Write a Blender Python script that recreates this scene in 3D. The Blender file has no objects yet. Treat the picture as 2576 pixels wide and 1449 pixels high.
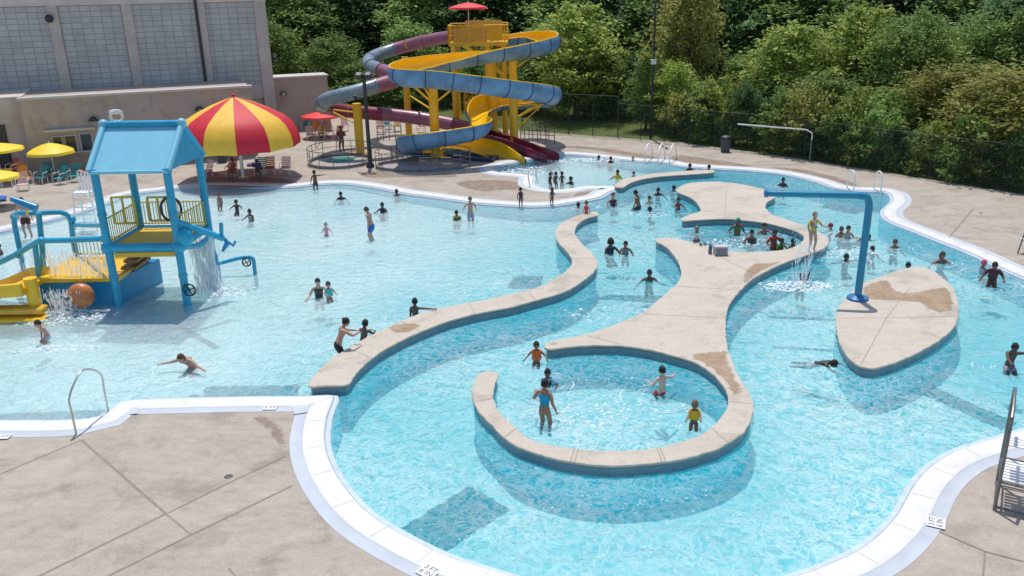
import bpy, bmesh, math, random
from mathutils import Vector, Matrix, Quaternion
from mathutils.geometry import tessellate_polygon
R=math.radians; PI=math.pi
random.seed(7)
sc=bpy.context.scene; COL=sc.collection
# ------------------------------------------------------------------ camera model
F=2130.;CX,CY=1288.,724.5;TH=R(19.5);HC=10.3;RO=R(1.07)
fw=Vector((0,math.cos(TH),-math.sin(TH))); _u0=Vector((1,0,0)).cross(fw)
cr=Vector((1,0,0))*math.cos(RO)-_u0*math.sin(RO); cu=cr.cross(fw)
C0=Vector((0,0,HC))
def ray(x,y): return fw+cr*((x-CX)/F)-cu*((y-CY)/F)
def P(x,y,z=0.):
    d=ray(x,y); return C0+d*((z-HC)/d.z)
def D(x,y,Y):
    d=ray(x,y); return C0+d*(Y/d.y)
def PR(p):
    v=Vector(p)-C0; w=v.dot(fw); return CX+F*v.dot(cr)/w, CY-F*v.dot(cu)/w
def HT(b,ytop):                       # height whose top reaches row ytop above ground point b
    lo,hi=0.,25.
    for _ in range(40):
        m=(lo+hi)/2
        if PR(b+Vector((0,0,m)))[1]>ytop: lo=m
        else: hi=m
    return lo
cam=bpy.data.cameras.new('camera'); co=bpy.data.objects.new('camera',cam); COL.objects.link(co)
M=Matrix((cr,cu,-fw)).transposed().to_4x4(); M.translation=C0; co.matrix_world=M
cam.sensor_width=36; cam.lens=36*F/2576.; cam.clip_end=600; cam.clip_start=.1; sc.camera=co
# ------------------------------------------------------------------ light
SUN=Vector((-.105,.99,0)).normalized()*math.cos(R(71.3)); SUN.z=math.sin(R(71.3))
w=bpy.data.worlds.new('World'); sc.world=w; w.use_nodes=True
nt=w.node_tree; bg=nt.nodes['Background']; sk=nt.nodes.new('ShaderNodeTexSky'); sk.sky_type='NISHITA'
sk.sun_disc=False; sk.sun_elevation=R(71.3); sk.sun_rotation=math.atan2(SUN.x,SUN.y)
nt.links.new(sk.outputs[0],bg.inputs[0]); bg.inputs[1].default_value=.15
sl=bpy.data.lights.new('sun','SUN'); sl.energy=3.6; sl.angle=R(.5); sl.color=(1,.955,.89)
so=bpy.data.objects.new('sun',sl); COL.objects.link(so); so.location=(0,0,40)
so.rotation_euler=SUN.to_track_quat('Z','Y').to_euler()
sc.view_settings.view_transform='Standard'; sc.view_settings.look='None'; sc.view_settings.exposure=-.05
sc.view_settings.gamma=1
# ------------------------------------------------------------------ materials
def nodes(name):
    m=bpy.data.materials.new(name); m.use_nodes=True
    return m,m.node_tree,m.node_tree.nodes,m.node_tree.links,m.node_tree.nodes['Principled BSDF']
def ramp(N,stops):
    r=N.new('ShaderNodeValToRGB'); e=r.color_ramp.elements
    while len(e)<len(stops): e.new(.5)
    for i,(p,c) in enumerate(stops):
        e[i].position=p; e[i].color=(c,c,c,1) if isinstance(c,(int,float)) else (*c,1)
    return r
def noise(N,L,scale,det=4,rough=.55,vec=None,dist=0):
    n=N.new('ShaderNodeTexNoise'); n.inputs['Scale'].default_value=scale; n.inputs['Detail'].default_value=det
    n.inputs['Roughness'].default_value=rough; n.inputs['Distortion'].default_value=dist
    if vec is not None: L.new(vec,n.inputs['Vector'])
    return n
def mix(N,L,a,b,f,mode='MIX'):
    m=N.new('ShaderNodeMix'); m.data_type='RGBA'; m.blend_type=mode
    for s,v in ((6,a),(7,b)):
        if isinstance(v,tuple): m.inputs[s].default_value=(*v,1)
        else: L.new(v,m.inputs[s])
    if isinstance(f,(int,float)): m.inputs[0].default_value=f
    else: L.new(f,m.inputs[0])
    return m.outputs[2]
def bump(N,L,h,b,strength,dist=.02):
    k=N.new('ShaderNodeBump'); k.inputs['Strength'].default_value=strength; k.inputs['Distance'].default_value=dist
    L.new(h,k.inputs['Height']); L.new(k.outputs[0],b.inputs['Normal'])
_mc={}
def mat(col,rough=.5,var=.12,scale=3.,bmp=0,metal=0,spec=.5):
    key=(tuple(round(c,4) for c in col),rough,var,scale,bmp,metal,spec)
    if key in _mc: return _mc[key]
    m,t,N,L,b=nodes('paint'); tc=N.new('ShaderNodeTexCoord')
    n=noise(N,L,scale,5,.6,tc.outputs['Object'])
    r=ramp(N,[(.3,0.),(.7,1.)]); L.new(n.outputs[0],r.inputs[0])
    c=mix(N,L,tuple(x*(1-var) for x in col),tuple(min(1,x*(1+var)) for x in col),r.outputs[0])
    L.new(c,b.inputs['Base Color']); b.inputs['Roughness'].default_value=rough; b.inputs['Metallic'].default_value=metal
    b.inputs['Specular IOR Level'].default_value=spec
    if bmp: bump(N,L,n.outputs[0],b,bmp)
    _mc[key]=m; return m
def concrete(name,c1,c2,c3,wet=None,board=False):
    m,t,N,L,b=nodes(name); tc=N.new('ShaderNodeTexCoord'); v=tc.outputs['Object']
    mp=N.new('ShaderNodeMapping'); L.new(v,mp.inputs[0]); mp.inputs['Rotation'].default_value=(0,0,R(25)); mp.inputs['Scale'].default_value=(1,1.9,1)
    a=noise(N,L,.45,6,.6,mp.outputs[0],.6); f=noise(N,L,2.3,8,.72,mp.outputs[0]); g=noise(N,L,22,4,.7,v)
    ra=ramp(N,[(.36,0.),(.64,1.)]); L.new(a.outputs[0],ra.inputs[0])
    rf=ramp(N,[(.34,0.),(.66,1.)]); L.new(f.outputs[0],rf.inputs[0])
    c=mix(N,L,c1,c2,ra.outputs[0]); c=mix(N,L,c,c3,rf.outputs[0]) if False else mix(N,L,c,c3,.0)
    x=N.new('ShaderNodeMath'); x.operation='MULTIPLY'; L.new(rf.outputs[0],x.inputs[0]); x.inputs[1].default_value=.55
    c=mix(N,L,c,c3,x.outputs[0])
    rg=ramp(N,[(.3,.84),(.65,1.06)]); L.new(g.outputs[0],rg.inputs[0])
    c=mix(N,L,c,rg.outputs[0],1.,'MULTIPLY')
    s=noise(N,L,.9,5,.7,v,.3); rs=ramp(N,[(.52,1.),(.60,.86),(.74,.74)]); L.new(s.outputs[0],rs.inputs[0])
    c=mix(N,L,c,rs.outputs[0],1.,'MULTIPLY')
    L.new(c,b.inputs['Base Color']); b.inputs['Roughness'].default_value=.85; bump(N,L,g.outputs[0],b,.25,.01)
    return m
M_deck=concrete('deck_concrete',(.33,.28,.23),(.43,.365,.30),(.52,.465,.395))
M_isl=concrete('coping_concrete',(.50,.435,.35),(.56,.49,.405),(.60,.54,.46))
def wetmat():
    m,t,N,L,b=nodes('wet_concrete'); tc=N.new('ShaderNodeTexCoord'); n=noise(N,L,2.2,6,.6,tc.outputs['Object'],.5)
    r=ramp(N,[(.3,(.34,.225,.125)),(.5,(.40,.28,.17)),(.72,(.50,.37,.25))]); L.new(n.outputs[0],r.inputs[0])
    L.new(r.outputs[0],b.inputs['Base Color']); b.inputs['Roughness'].default_value=.45; return m
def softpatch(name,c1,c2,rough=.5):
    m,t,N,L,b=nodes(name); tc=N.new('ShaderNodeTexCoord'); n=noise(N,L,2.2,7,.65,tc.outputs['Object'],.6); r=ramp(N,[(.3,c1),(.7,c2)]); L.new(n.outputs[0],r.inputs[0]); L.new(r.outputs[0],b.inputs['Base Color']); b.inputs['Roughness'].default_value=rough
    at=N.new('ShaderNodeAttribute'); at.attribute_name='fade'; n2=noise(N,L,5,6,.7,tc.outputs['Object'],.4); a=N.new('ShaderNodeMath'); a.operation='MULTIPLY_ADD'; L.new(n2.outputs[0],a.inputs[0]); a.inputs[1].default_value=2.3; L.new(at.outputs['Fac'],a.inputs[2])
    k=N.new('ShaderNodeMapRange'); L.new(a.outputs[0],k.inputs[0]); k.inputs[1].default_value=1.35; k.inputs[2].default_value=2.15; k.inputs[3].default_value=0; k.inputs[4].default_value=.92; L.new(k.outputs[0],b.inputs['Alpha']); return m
M_wet=softpatch('wet_concrete',(.33,.215,.115),(.48,.35,.23)); M_wetd=softpatch('damp_deck',(.20,.165,.14),(.30,.25,.21))
def patch(q,z,name,m,parent=None,inset=.16):
    x0=min(p.x for p in q); x1=max(p.x for p in q); y0=min(p.y for p in q); y1=max(p.y for p in q); st=max(.05,math.sqrt((x1-x0)*(y1-y0)/1400))
    nx=int((x1-x0)/st)+2; ny=int((y1-y0)/st)+2; n=len(q); val=[]
    for jy in range(ny):
        for ix in range(nx):
            x=x0+ix*st; y=y0+jy*st; ins=False; dm=9.
            for k in range(n):
                a,b=q[k-1],q[k]
                if (a.y>y)!=(b.y>y) and x<(b.x-a.x)*(y-a.y)/(b.y-a.y)+a.x: ins=not ins
                ex,ey=b.x-a.x,b.y-a.y; l=ex*ex+ey*ey; t=max(0,min(1,((x-a.x)*ex+(y-a.y)*ey)/l)) if l>0 else 0
                dm=min(dm,math.hypot(x-a.x-t*ex,y-a.y-t*ey))
            val.append(min(1,dm/inset) if ins else 0.)
    vid={}; vs=[]; fs=[]; fv=[]
    def gv(ix,jy):
        k=jy*nx+ix
        if k not in vid: vid[k]=len(vs); vs.append((x0+ix*st,y0+jy*st,z)); fv.append(val[k])
        return vid[k]
    for jy in range(ny-1):
        for ix in range(nx-1):
            c4=[(ix,jy),(ix+1,jy),(ix+1,jy+1),(ix,jy+1)]
            if sum(val[b*nx+a]>0 for a,b in c4)>=3: fs.append(tuple(gv(a,b) for a,b in c4))
    mb=MB(); mb.add(vs,fs); o=mb.build(name,m,parent,False); at=o.data.attributes.new('fade','FLOAT','POINT')
    for k in range(min(len(fv),len(o.data.vertices))): at.data[k].value=fv[k]
    return o
M_white=mat((.74,.725,.70),.55,.08,1.8); M_gutter=mat((.45,.50,.57),.6,.1,3)
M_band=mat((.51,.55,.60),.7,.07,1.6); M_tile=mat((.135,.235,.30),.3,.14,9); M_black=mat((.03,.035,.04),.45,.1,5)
M_pwall=mat((.06,.74,.88),.55,.05,2)
def floormat():
    m,t,N,L,b=nodes('pool_plaster'); tc=N.new('ShaderNodeTexCoord'); n=noise(N,L,.25,4,.5,tc.outputs['Object'])
    g=noise(N,L,7,6,.75,tc.outputs['Object']); r=ramp(N,[(.35,.88),(.65,1.05)]); L.new(g.outputs[0],r.inputs[0])
    c=mix(N,L,(.76,.80,.79),(.86,.87,.85),n.outputs[0]); c=mix(N,L,c,r.outputs[0],1.,'MULTIPLY')
    L.new(c,b.inputs['Base Color']); b.inputs['Roughness'].default_value=.7; return m
M_floor=floormat()
def tilefloor():
    m,t,N,L,b=nodes('underwater_tile'); tc=N.new('ShaderNodeTexCoord'); n=noise(N,L,4.5,6,.75,tc.outputs['Object'],1.2)
    r=ramp(N,[(.32,(.02,.12,.16)),(.5,(.05,.20,.24)),(.68,(.14,.36,.38))]); L.new(n.outputs[0],r.inputs[0])
    L.new(r.outputs[0],b.inputs['Base Color']); b.inputs['Roughness'].default_value=.6; return m
M_ftile=tilefloor()
def ramp_out(N,L,n):
    r=ramp(N,[(.35,.55),(.60,1.)]); L.new(n.outputs[0],r.inputs[0]); return r.outputs[0]
def watermat():
    m=bpy.data.materials.new('pool_water'); m.use_nodes=True; t=m.node_tree; N=t.nodes; L=t.links; N.clear()
    out=N.new('ShaderNodeOutputMaterial'); tc=N.new('ShaderNodeTexCoord'); v=tc.outputs['Object']
    # caustic light lines painted into the tint: ridged noise networks, stretched a little
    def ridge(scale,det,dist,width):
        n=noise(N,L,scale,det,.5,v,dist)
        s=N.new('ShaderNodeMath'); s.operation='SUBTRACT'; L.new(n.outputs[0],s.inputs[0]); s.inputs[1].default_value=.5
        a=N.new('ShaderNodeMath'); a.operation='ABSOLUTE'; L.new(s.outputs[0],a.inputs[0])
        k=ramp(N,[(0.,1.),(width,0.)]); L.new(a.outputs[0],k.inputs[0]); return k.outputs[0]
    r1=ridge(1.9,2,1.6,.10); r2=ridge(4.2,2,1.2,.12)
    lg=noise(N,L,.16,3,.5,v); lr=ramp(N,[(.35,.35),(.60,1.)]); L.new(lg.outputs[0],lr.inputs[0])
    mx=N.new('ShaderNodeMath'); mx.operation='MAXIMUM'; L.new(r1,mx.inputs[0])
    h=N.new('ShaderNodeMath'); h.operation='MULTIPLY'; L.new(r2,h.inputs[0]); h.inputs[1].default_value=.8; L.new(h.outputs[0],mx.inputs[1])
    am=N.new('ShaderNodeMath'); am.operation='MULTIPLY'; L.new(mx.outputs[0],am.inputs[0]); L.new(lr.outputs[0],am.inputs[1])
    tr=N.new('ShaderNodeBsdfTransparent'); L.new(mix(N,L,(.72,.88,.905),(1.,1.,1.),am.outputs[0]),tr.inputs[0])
    gl=N.new('ShaderNodeBsdfGlossy'); gl.inputs['Roughness'].default_value=.06
    wv=noise(N,L,2.4,5,.6,v,1.); wb=noise(N,L,9,3,.5,v,.5)
    ad=N.new('ShaderNodeMath'); ad.operation='MULTIPLY_ADD'; L.new(wb.outputs[0],ad.inputs[0]); ad.inputs[1].default_value=.3; L.new(wv.outputs[0],ad.inputs[2])
    bp=N.new('ShaderNodeBump'); bp.inputs['Strength'].default_value=1; bp.inputs['Distance'].default_value=.09; L.new(ad.outputs[0],bp.inputs['Height'])
    fr=N.new('ShaderNodeFresnel'); fr.inputs[0].default_value=1.28; L.new(bp.outputs[0],fr.inputs[1]); L.new(bp.outputs[0],gl.inputs['Normal'])
    df=N.new('ShaderNodeBsdfDiffuse'); DFC=df.inputs[0]; L.new(bp.outputs[0],df.inputs['Normal'])
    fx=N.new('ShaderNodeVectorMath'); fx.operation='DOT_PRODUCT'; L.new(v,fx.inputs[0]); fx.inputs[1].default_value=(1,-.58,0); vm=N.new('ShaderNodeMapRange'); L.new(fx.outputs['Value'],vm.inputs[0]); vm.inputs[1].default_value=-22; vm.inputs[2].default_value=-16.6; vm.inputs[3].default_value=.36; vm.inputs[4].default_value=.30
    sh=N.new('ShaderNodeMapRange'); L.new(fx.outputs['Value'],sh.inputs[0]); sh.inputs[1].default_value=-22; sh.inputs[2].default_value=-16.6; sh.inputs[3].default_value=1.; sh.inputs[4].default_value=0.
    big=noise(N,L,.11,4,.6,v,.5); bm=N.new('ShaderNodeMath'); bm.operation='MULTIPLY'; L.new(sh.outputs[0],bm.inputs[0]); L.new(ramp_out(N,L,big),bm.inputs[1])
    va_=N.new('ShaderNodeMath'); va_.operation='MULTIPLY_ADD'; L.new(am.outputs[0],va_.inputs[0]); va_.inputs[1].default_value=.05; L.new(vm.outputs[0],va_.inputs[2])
    vc=mix(N,L,(.0,.58,.74),(.78,.93,.95),bm.outputs[0]); L.new(mix(N,L,vc,(.88,.98,1.),am.outputs[0]),DFC)  # painted glare over the shallow end, white glints along the ridges
    m0=N.new('ShaderNodeMixShader'); L.new(va_.outputs[0],m0.inputs[0]); L.new(tr.outputs[0],m0.inputs[1]); L.new(df.outputs[0],m0.inputs[2])
    ms=N.new('ShaderNodeMixShader'); L.new(fr.outputs[0],ms.inputs[0]); L.new(m0.outputs[0],ms.inputs[1]); L.new(gl.outputs[0],ms.inputs[2])
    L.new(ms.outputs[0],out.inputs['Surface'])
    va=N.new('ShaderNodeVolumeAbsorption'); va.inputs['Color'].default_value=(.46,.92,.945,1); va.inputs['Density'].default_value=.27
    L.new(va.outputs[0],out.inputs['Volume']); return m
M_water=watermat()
def leafmat(name,c1,c2,c3):
    m,t,N,L,b=nodes(name); g=N.new('ShaderNodeNewGeometry'); r=ramp(N,[(0.,c1),(.55,c2),(1.,c3)]); L.new(g.outputs['Random Per Island'],r.inputs[0])
    oi=N.new('ShaderNodeObjectInfo'); hs=N.new('ShaderNodeHueSaturation'); L.new(r.outputs[0],hs.inputs['Color'])
    k=N.new('ShaderNodeMapRange'); L.new(oi.outputs['Random'],k.inputs[0]); k.inputs[3].default_value=.75; k.inputs[4].default_value=1.2; L.new(k.outputs[0],hs.inputs['Value'])
    L.new(hs.outputs[0],b.inputs['Base Color']); b.inputs['Roughness'].default_value=.6; b.inputs['Specular IOR Level'].default_value=.3
    tl=N.new('ShaderNodeBsdfTranslucent'); L.new(hs.outputs[0],tl.inputs[0]); ms=N.new('ShaderNodeMixShader'); ms.inputs[0].default_value=.55
    L.new(b.outputs[0],ms.inputs[1]); L.new(tl.outputs[0],ms.inputs[2]); L.new(ms.outputs[0],N['Material Output'].inputs[0]); return m
L_olive=leafmat('leaf_olive',(.22,.29,.06),(.38,.47,.10),(.58,.66,.24))
L_mid=leafmat('leaf_mid',(.14,.24,.07),(.27,.40,.11),(.46,.58,.22))
L_dark=leafmat('leaf_dark',(.06,.12,.05),(.12,.21,.08),(.24,.36,.14))
L_brown=leafmat('leaf_brown',(.22,.24,.06),(.38,.39,.10),(.58,.55,.20))
L_yel=leafmat('leaf_yellow',(.16,.20,.02),(.27,.31,.03),(.40,.42,.06))
M_bark=mat((.10,.075,.055),.9,.3,6,.5)
# ------------------------------------------------------------------ mesh helpers
class MB:
    def __init__(s): s.v=[]; s.f=[]; s.m=[]; s.mats=[]
    def slot(s,m):
        if m not in s.mats: s.mats.append(m)
        return s.mats.index(m)
    def add(s,vs,fs,m=0):
        o=len(s.v); s.v+= [tuple(x) for x in vs]; s.f+=[tuple(i+o for i in f) for f in fs]; s.m+=[m]*len(fs); return s
    def box(s,c,d,m=0,rot=None,bev=0):
        x,y,z=[q/2 for q in d]; b=min(bev,x*.9,y*.9,z*.9)
        if b>0:
            vs=[];
            for sz in(-1,1):
                for k,zz in((0,z),(1,z-b)):
                    xx,yy=(x-b,y-b) if k==0 else (x,y)
                    vs+=[Vector((a*xx,e*yy,sz*zz)) for a,e in((-1,-1),(1,-1),(1,1),(-1,1))]
            fs=[(3,2,1,0),(8,9,10,11)]
            for i in range(4):
                j=(i+1)%4; fs+=[(i,j,4+j,4+i),(4+i,4+j,12+j,12+i),(12+i,12+j,8+j,8+i)]
        else:
            vs=[Vector((a*x,e*y,g*z)) for g in(-1,1) for a,e in((-1,-1),(1,-1),(1,1),(-1,1))]
            fs=[(3,2,1,0),(4,5,6,7)]+[(i,(i+1)%4,4+(i+1)%4,4+i) for i in range(4)]
        if rot is not None: vs=[rot@v for v in vs]
        c=Vector(c); return s.add([v+c for v in vs],fs,m)
    def bar(s,a,b,wd,ht,m=0):        # rectangular bar from a to b
        a=Vector(a);b=Vector(b); d=(b-a); q=d.to_track_quat('X','Z').to_matrix()
        return s.box((a+b)/2,(d.length,wd,ht),m,q)
    def tube(s,pts,r,n=8,m=0,cap=True,closed=False):
        pts=[Vector(p) for p in pts]; K=len(pts); rr=r if isinstance(r,(list,tuple)) else [r]*K
        vs=[];up=None
        for i,p in enumerate(pts):
            if closed: t=pts[(i+1)%K]-pts[i-1]
            else: t=pts[min(i+1,K-1)]-pts[max(i-1,0)]
            t=t.normalized() if t.length>1e-9 else Vector((0,0,1))
            if up is None: up=t.orthogonal().normalized()
            else:
                up=up-t*up.dot(t); up=up.normalized() if up.length>1e-6 else t.orthogonal().normalized()
            sd=t.cross(up)
            vs+=[p+(up*math.cos(2*PI*k/n)+sd*math.sin(2*PI*k/n))*rr[i] for k in range(n)]
        fs=[]
        for i in range(K if closed else K-1):
            j=(i+1)%K
            for k in range(n):
                l=(k+1)%n; fs.append((i*n+k,i*n+l,j*n+l,j*n+k))
        if cap and not closed: fs+=[tuple(range(n-1,-1,-1)),tuple((K-1)*n+k for k in range(n))]
        return s.add(vs,fs,m)
    def lathe(s,prof,n=24,m=0,c=(0,0,0),mf=None,ripple=None):
        c=Vector(c); K=len(prof); vs=[];fs=[];ms=[]
        for k in range(n):
            a=2*PI*k/n
            for r,z in prof: vs.append(c+Vector((r*math.cos(a),r*math.sin(a),z)))
        o=len(s.v); s.v+=[tuple(v) for v in vs]
        for k in range(n):
            l=(k+1)%n
            for i in range(K-1):
                s.f.append((o+k*K+i,o+l*K+i,o+l*K+i+1,o+k*K+i+1)); s.m.append(mf(k) if mf else m)
        return s
    def ball(s,c,r,m=0,n=10,rot=None,kn=7):
        if not isinstance(r,(tuple,list)): r=(r,r,r)
        vs=[];c=Vector(c)
        for i in range(kn+1):
            a=PI*i/kn
            for k in range(n):
                b=2*PI*k/n; v=Vector((r[0]*math.sin(a)*math.cos(b),r[1]*math.sin(a)*math.sin(b),r[2]*math.cos(a)))
                vs.append(c+(rot@v if rot is not None else v))
        fs=[(i*n+k,(i+1)*n+k,(i+1)*n+(k+1)%n,i*n+(k+1)%n) for i in range(kn) for k in range(n)]
        return s.add(vs,fs,m)
    def build(s,name,mats,parent=None,smooth=True,loc=None):
        me=bpy.data.meshes.new(name); me.from_pydata(s.v,[],s.f); me.validate()
        if not isinstance(mats,(list,tuple)): mats=[mats]
        for m in mats: me.materials.append(m)
        if len(mats)>1 and len(me.polygons)==len(s.m):
            for p,i in zip(me.polygons,s.m): p.material_index=i
        if smooth:
            for p in me.polygons: p.use_smooth=True
            try: me.set_sharp_from_angle(angle=R(38))
            except Exception: pass
        me.update(); o=bpy.data.objects.new(name,me); COL.objects.link(o)
        if loc is not None:
            me.transform(Matrix.Translation(-Vector(loc))); o.location=loc
        if parent is not None:
            o.parent=parent
            if loc is None: me.transform(parent.matrix_basis.inverted())
            else: o.location=Vector(loc)-parent.location
        return o
def tag(o,label,cat,group=None,kind=None):
    if label: o['label']=label
    if cat: o['category']=cat
    if group: o['group']=group
    if kind: o['kind']=kind
    return o
def thing(name,label,cat,loc=(0,0,0),group=None):
    o=bpy.data.objects.new(name,None); COL.objects.link(o); o.location=loc; o.empty_display_size=.3
    bpy.context.view_layer.update() if False else None
    return tag(o,label,cat,group)
def struct(o): o['kind']='structure'; return o
def dup(root,loc,rz=None,label=None,group=None,scale=None):
    r=root.copy(); COL.objects.link(r); r.location=loc
    if rz is not None: r.rotation_euler=(0,0,rz)
    if scale is not None: r.scale=scale
    if label: r['label']=label
    if group: r['group']=group
    def rec(a,b):
        for ch in a.children:
            c=ch.copy(); COL.objects.link(c); c.parent=b; rec(ch,c)
    rec(root,r); return r
def cr_spline(pts,step,closed=False):
    pts=[Vector(p) for p in pts]; n=len(pts); out=[]
    for i in range(n if closed else n-1):
        g=lambda k: pts[k%n] if closed else pts[max(0,min(n-1,k))]
        a,b,c,d=g(i-1),g(i),g(i+1),g(i+2); k=max(1,int((c-b).length/step))
        for j in range(k):
            t=j/k; out.append(.5*((2*b)+(c-a)*t+(2*a-5*b+4*c-d)*t*t+(3*b-a-3*c+d)*t**3))
    if not closed: out.append(pts[-1])
    return out
def area(p): return sum(p[i-1].x*p[i].y-p[i].x*p[i-1].y for i in range(len(p)))/2
def offset(p,d):                      # closed ccw outline, positive = outward
    n=len(p); o=[]
    for i in range(n):
        t=(p[(i+1)%n]-p[i-1]); t.z=0; t=t.normalized() if t.length>1e-9 else Vector((1,0,0))
        o.append(p[i]+Vector((t.y,-t.x,0))*d)
    for _ in range(14):               # collapse folded-over stretches at tight bends
        bad=False
        for i in range(n):
            j=(i+1)%n
            if (o[j]-o[i]).dot(p[j]-p[i])<0: m_=(o[i]+o[j])/2; o[i]=m_.copy(); o[j]=m_.copy(); bad=True
        if not bad: break
    return o
def closed_curve(px,z,step=.3,smooth=True):
    q=[P(x,y,z) for x,y in px]; c=cr_spline(q,step,True) if smooth else q
    if area(c)<0: c.reverse()
    return c
def sheet(mb,outer,holes=(),z=None,m=0):
    loops=[outer]+list(holes); allv=[v for l in loops for v in l]
    tr=tessellate_polygon([[Vector((v.x,v.y,0)) for v in l] for l in loops])
    vs=[(v.x,v.y,v.z if z is None else z) for v in allv]; fs=[]
    for a,b,c in tr:
        A,B,Cc=[Vector(vs[i]) for i in(a,b,c)]
        fs.append((a,b,c) if (B-A).cross(Cc-A).z>0 else (a,c,b))
    mb.add(vs,fs,m)
def ring(mb,c,prof,m=0):              # prof: list of (offset,z) swept around the closed outline
    loops=[[Vector((v.x,v.y,z)) for v in offset(c,d)] for d,z in prof]; n=len(c)
    vs=[v for l in loops for v in l]
    fs=[(a*n+i,a*n+(i+1)%n,(a+1)*n+(i+1)%n,(a+1)*n+i) for a in range(len(prof)-1) for i in range(n)]
    mb.add(vs,fs,m)
# ------------------------------------------------------------------ pool outline (pixels of the photograph unprojected on the water plane)
pool_px=[(-250,1078),(0,1062),(150,1061),(250,1052),(300,1016),(350,1009),(625,1002),(776,1001),(852,1001),(840,1050),(834,1095),(836,1130),(851,1174),(881,1224),(931,1282),(994,1327),(1069,1367),(1144,1402),(1244,1434),(1420,1485),(1620,1510),(1800,1500),(1990,1447),(2082,1412),(2157,1374),(2219,1319),(2249,1277),(2277,1227),(2319,1179),(2382,1139),(2457,1114),(2532,1092),(2600,1070),(2750,1010),(2880,930),(2880,850),(2740,772),(2576,708),(2507,678),(2432,642),(2357,612),(2282,582),(2244,567),(2217,550),(2215,532),(2236,512),(2236,496),(2222,487),(2182,486),(2147,484),(2094,476),(2057,463),(1994,447),(1932,438),(1863,432),(1788,428),(1713,422),(1665,412),(1610,410),(1538,403),(1488,397),(1428,392),(1395,395),(1350,402),(1300,412),(1250,424),(1255,436),(1300,440),(1345,447),(1350,470),(1400,480),(1438,477),(1468,472),(1548,472),(1564,481),(1538,488),(1513,502),(1463,512),(1400,522),(1340,525),(1288,523),(1194,516),(1094,502),(1019,492),(944,477),(869,467),(806,468),(731,475),(644,474),(560,472),(480,474),(400,484),(322,494),(280,512),(180,545),(62,573),(0,588),(-150,620),(-500,760),(-500,1000)]
pool=closed_curve(pool_px,0.,.28)
ZD=.10
A_b=P(0,447,0); DIRB=Vector((10.62,4.24,0)).normalized(); NRM=Vector((-DIRB.y,DIRB.x,0))
deck_out=[Vector(p) for p in ((-75,-8,ZD),(70,-8,ZD),(70,5,ZD),(31,33.5,ZD),(25.8,41.3,ZD),(20.6,48.1,ZD),(16.4,53.3,ZD),(11.8,58.2,ZD),(6,61.5,ZD),(1,64.4,ZD),(-7,70,ZD),(-20,76,ZD),(-75,76,ZD))]
mb=MB(); sheet(mb,deck_out,[offset(pool,.22)],ZD); struct(mb.build('pool_deck',M_deck,smooth=False))
def grassmat():
    m,t,N,L,b=nodes('grass_ground'); tc=N.new('ShaderNodeTexCoord'); n=noise(N,L,.35,6,.7,tc.outputs['Object']); n2=noise(N,L,9,5,.8,tc.outputs['Object'])
    r=ramp(N,[(.3,(.09,.13,.03)),(.7,(.20,.25,.06))]); L.new(n.outputs[0],r.inputs[0]); r2=ramp(N,[(.3,.6),(.7,1.1)]); L.new(n2.outputs[0],r2.inputs[0])
    L.new(mix(N,L,r.outputs[0],r2.outputs[0],1.,'MULTIPLY'),b.inputs['Base Color']); b.inputs['Roughness'].default_value=.95; bump(N,L,n2.outputs[0],b,.8,.05); return m
mb=MB(); sheet(mb,[Vector(p) for p in((-400,-60,0),(400,-60,0),(400,500,0),(-400,500,0))],[[v for v in deck_out]],.05); struct(mb.build('ground',grassmat(),smooth=False))
mb=MB()
for a,b in zip(deck_out,deck_out[1:]+deck_out[:1]):
    mb.add([(a.x,a.y,.05),(b.x,b.y,.05),(b.x,b.y,ZD),(a.x,a.y,ZD)],[(0,1,2,3)])
struct(mb.build('deck_edge',M_deck,smooth=False))
mb=MB(); ring(mb,pool,[(.0,-1.6),(0,-.04)]); struct(mb.build('pool_wall',[M_pwall]))
mb=MB(); ring(mb,pool,[(0,-.04),(0,.03),(.02,.07),(.13,.075)]); struct(mb.build('pool_rim',mat((.50,.60,.67),.5,.12,6)))
mb=MB(); ring(mb,pool,[(.0,-.02),(-.012,-.10)]); ring(mb,pool,[(-.006,.03),(-.012,-.02)])
mb=MB(); ring(mb,pool,[(.13,.075),(.15,.06),(.16,.09)]); struct(mb.build('gutter_slot',M_gutter))
mb=MB(); ring(mb,pool,[(.16,.09),(.19,.125),(.66,.13),(.68,.12)]); struct(mb.build('white_coping',M_white))
mb=MB(); _a,_b=offset(pool,.20),offset(pool,.655); _n=len(pool)
for i in range(0,_n,4):
    t=(_b[i]-_a[i]); 
    if t.length<.3 or (pool[i]-_a[i]).length>.4: continue
    t.normalize(); sd=Vector((-t.y,t.x,0))*.007; mb.add([(q.x,q.y,.1335) for q in(_a[i]-sd,_b[i]-sd,_b[i]+sd,_a[i]+sd)],[(0,1,2,3)])
struct(mb.build('coping_joints',mat((.62,.61,.59),.8,.1,4),smooth=False))
mb=MB(); ring(mb,pool,[(.68,.12),(.70,.108),(.98,.108),(.985,.09)]); struct(mb.build('grey_coping_band',M_band))
for _q in ([(733,1021),(774,1017),(778,1036),(740,1042)],[(326,1026),(347,1024),(347,1040),(326,1042)]):
    _p=[P(x,y,.133) for x,y in _q]
    if area(_p)<0: _p.reverse()
    mb=MB(); sheet(mb,_p,(),.1322); struct(mb.build('grey_coping_band',M_band,smooth=False))
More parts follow.
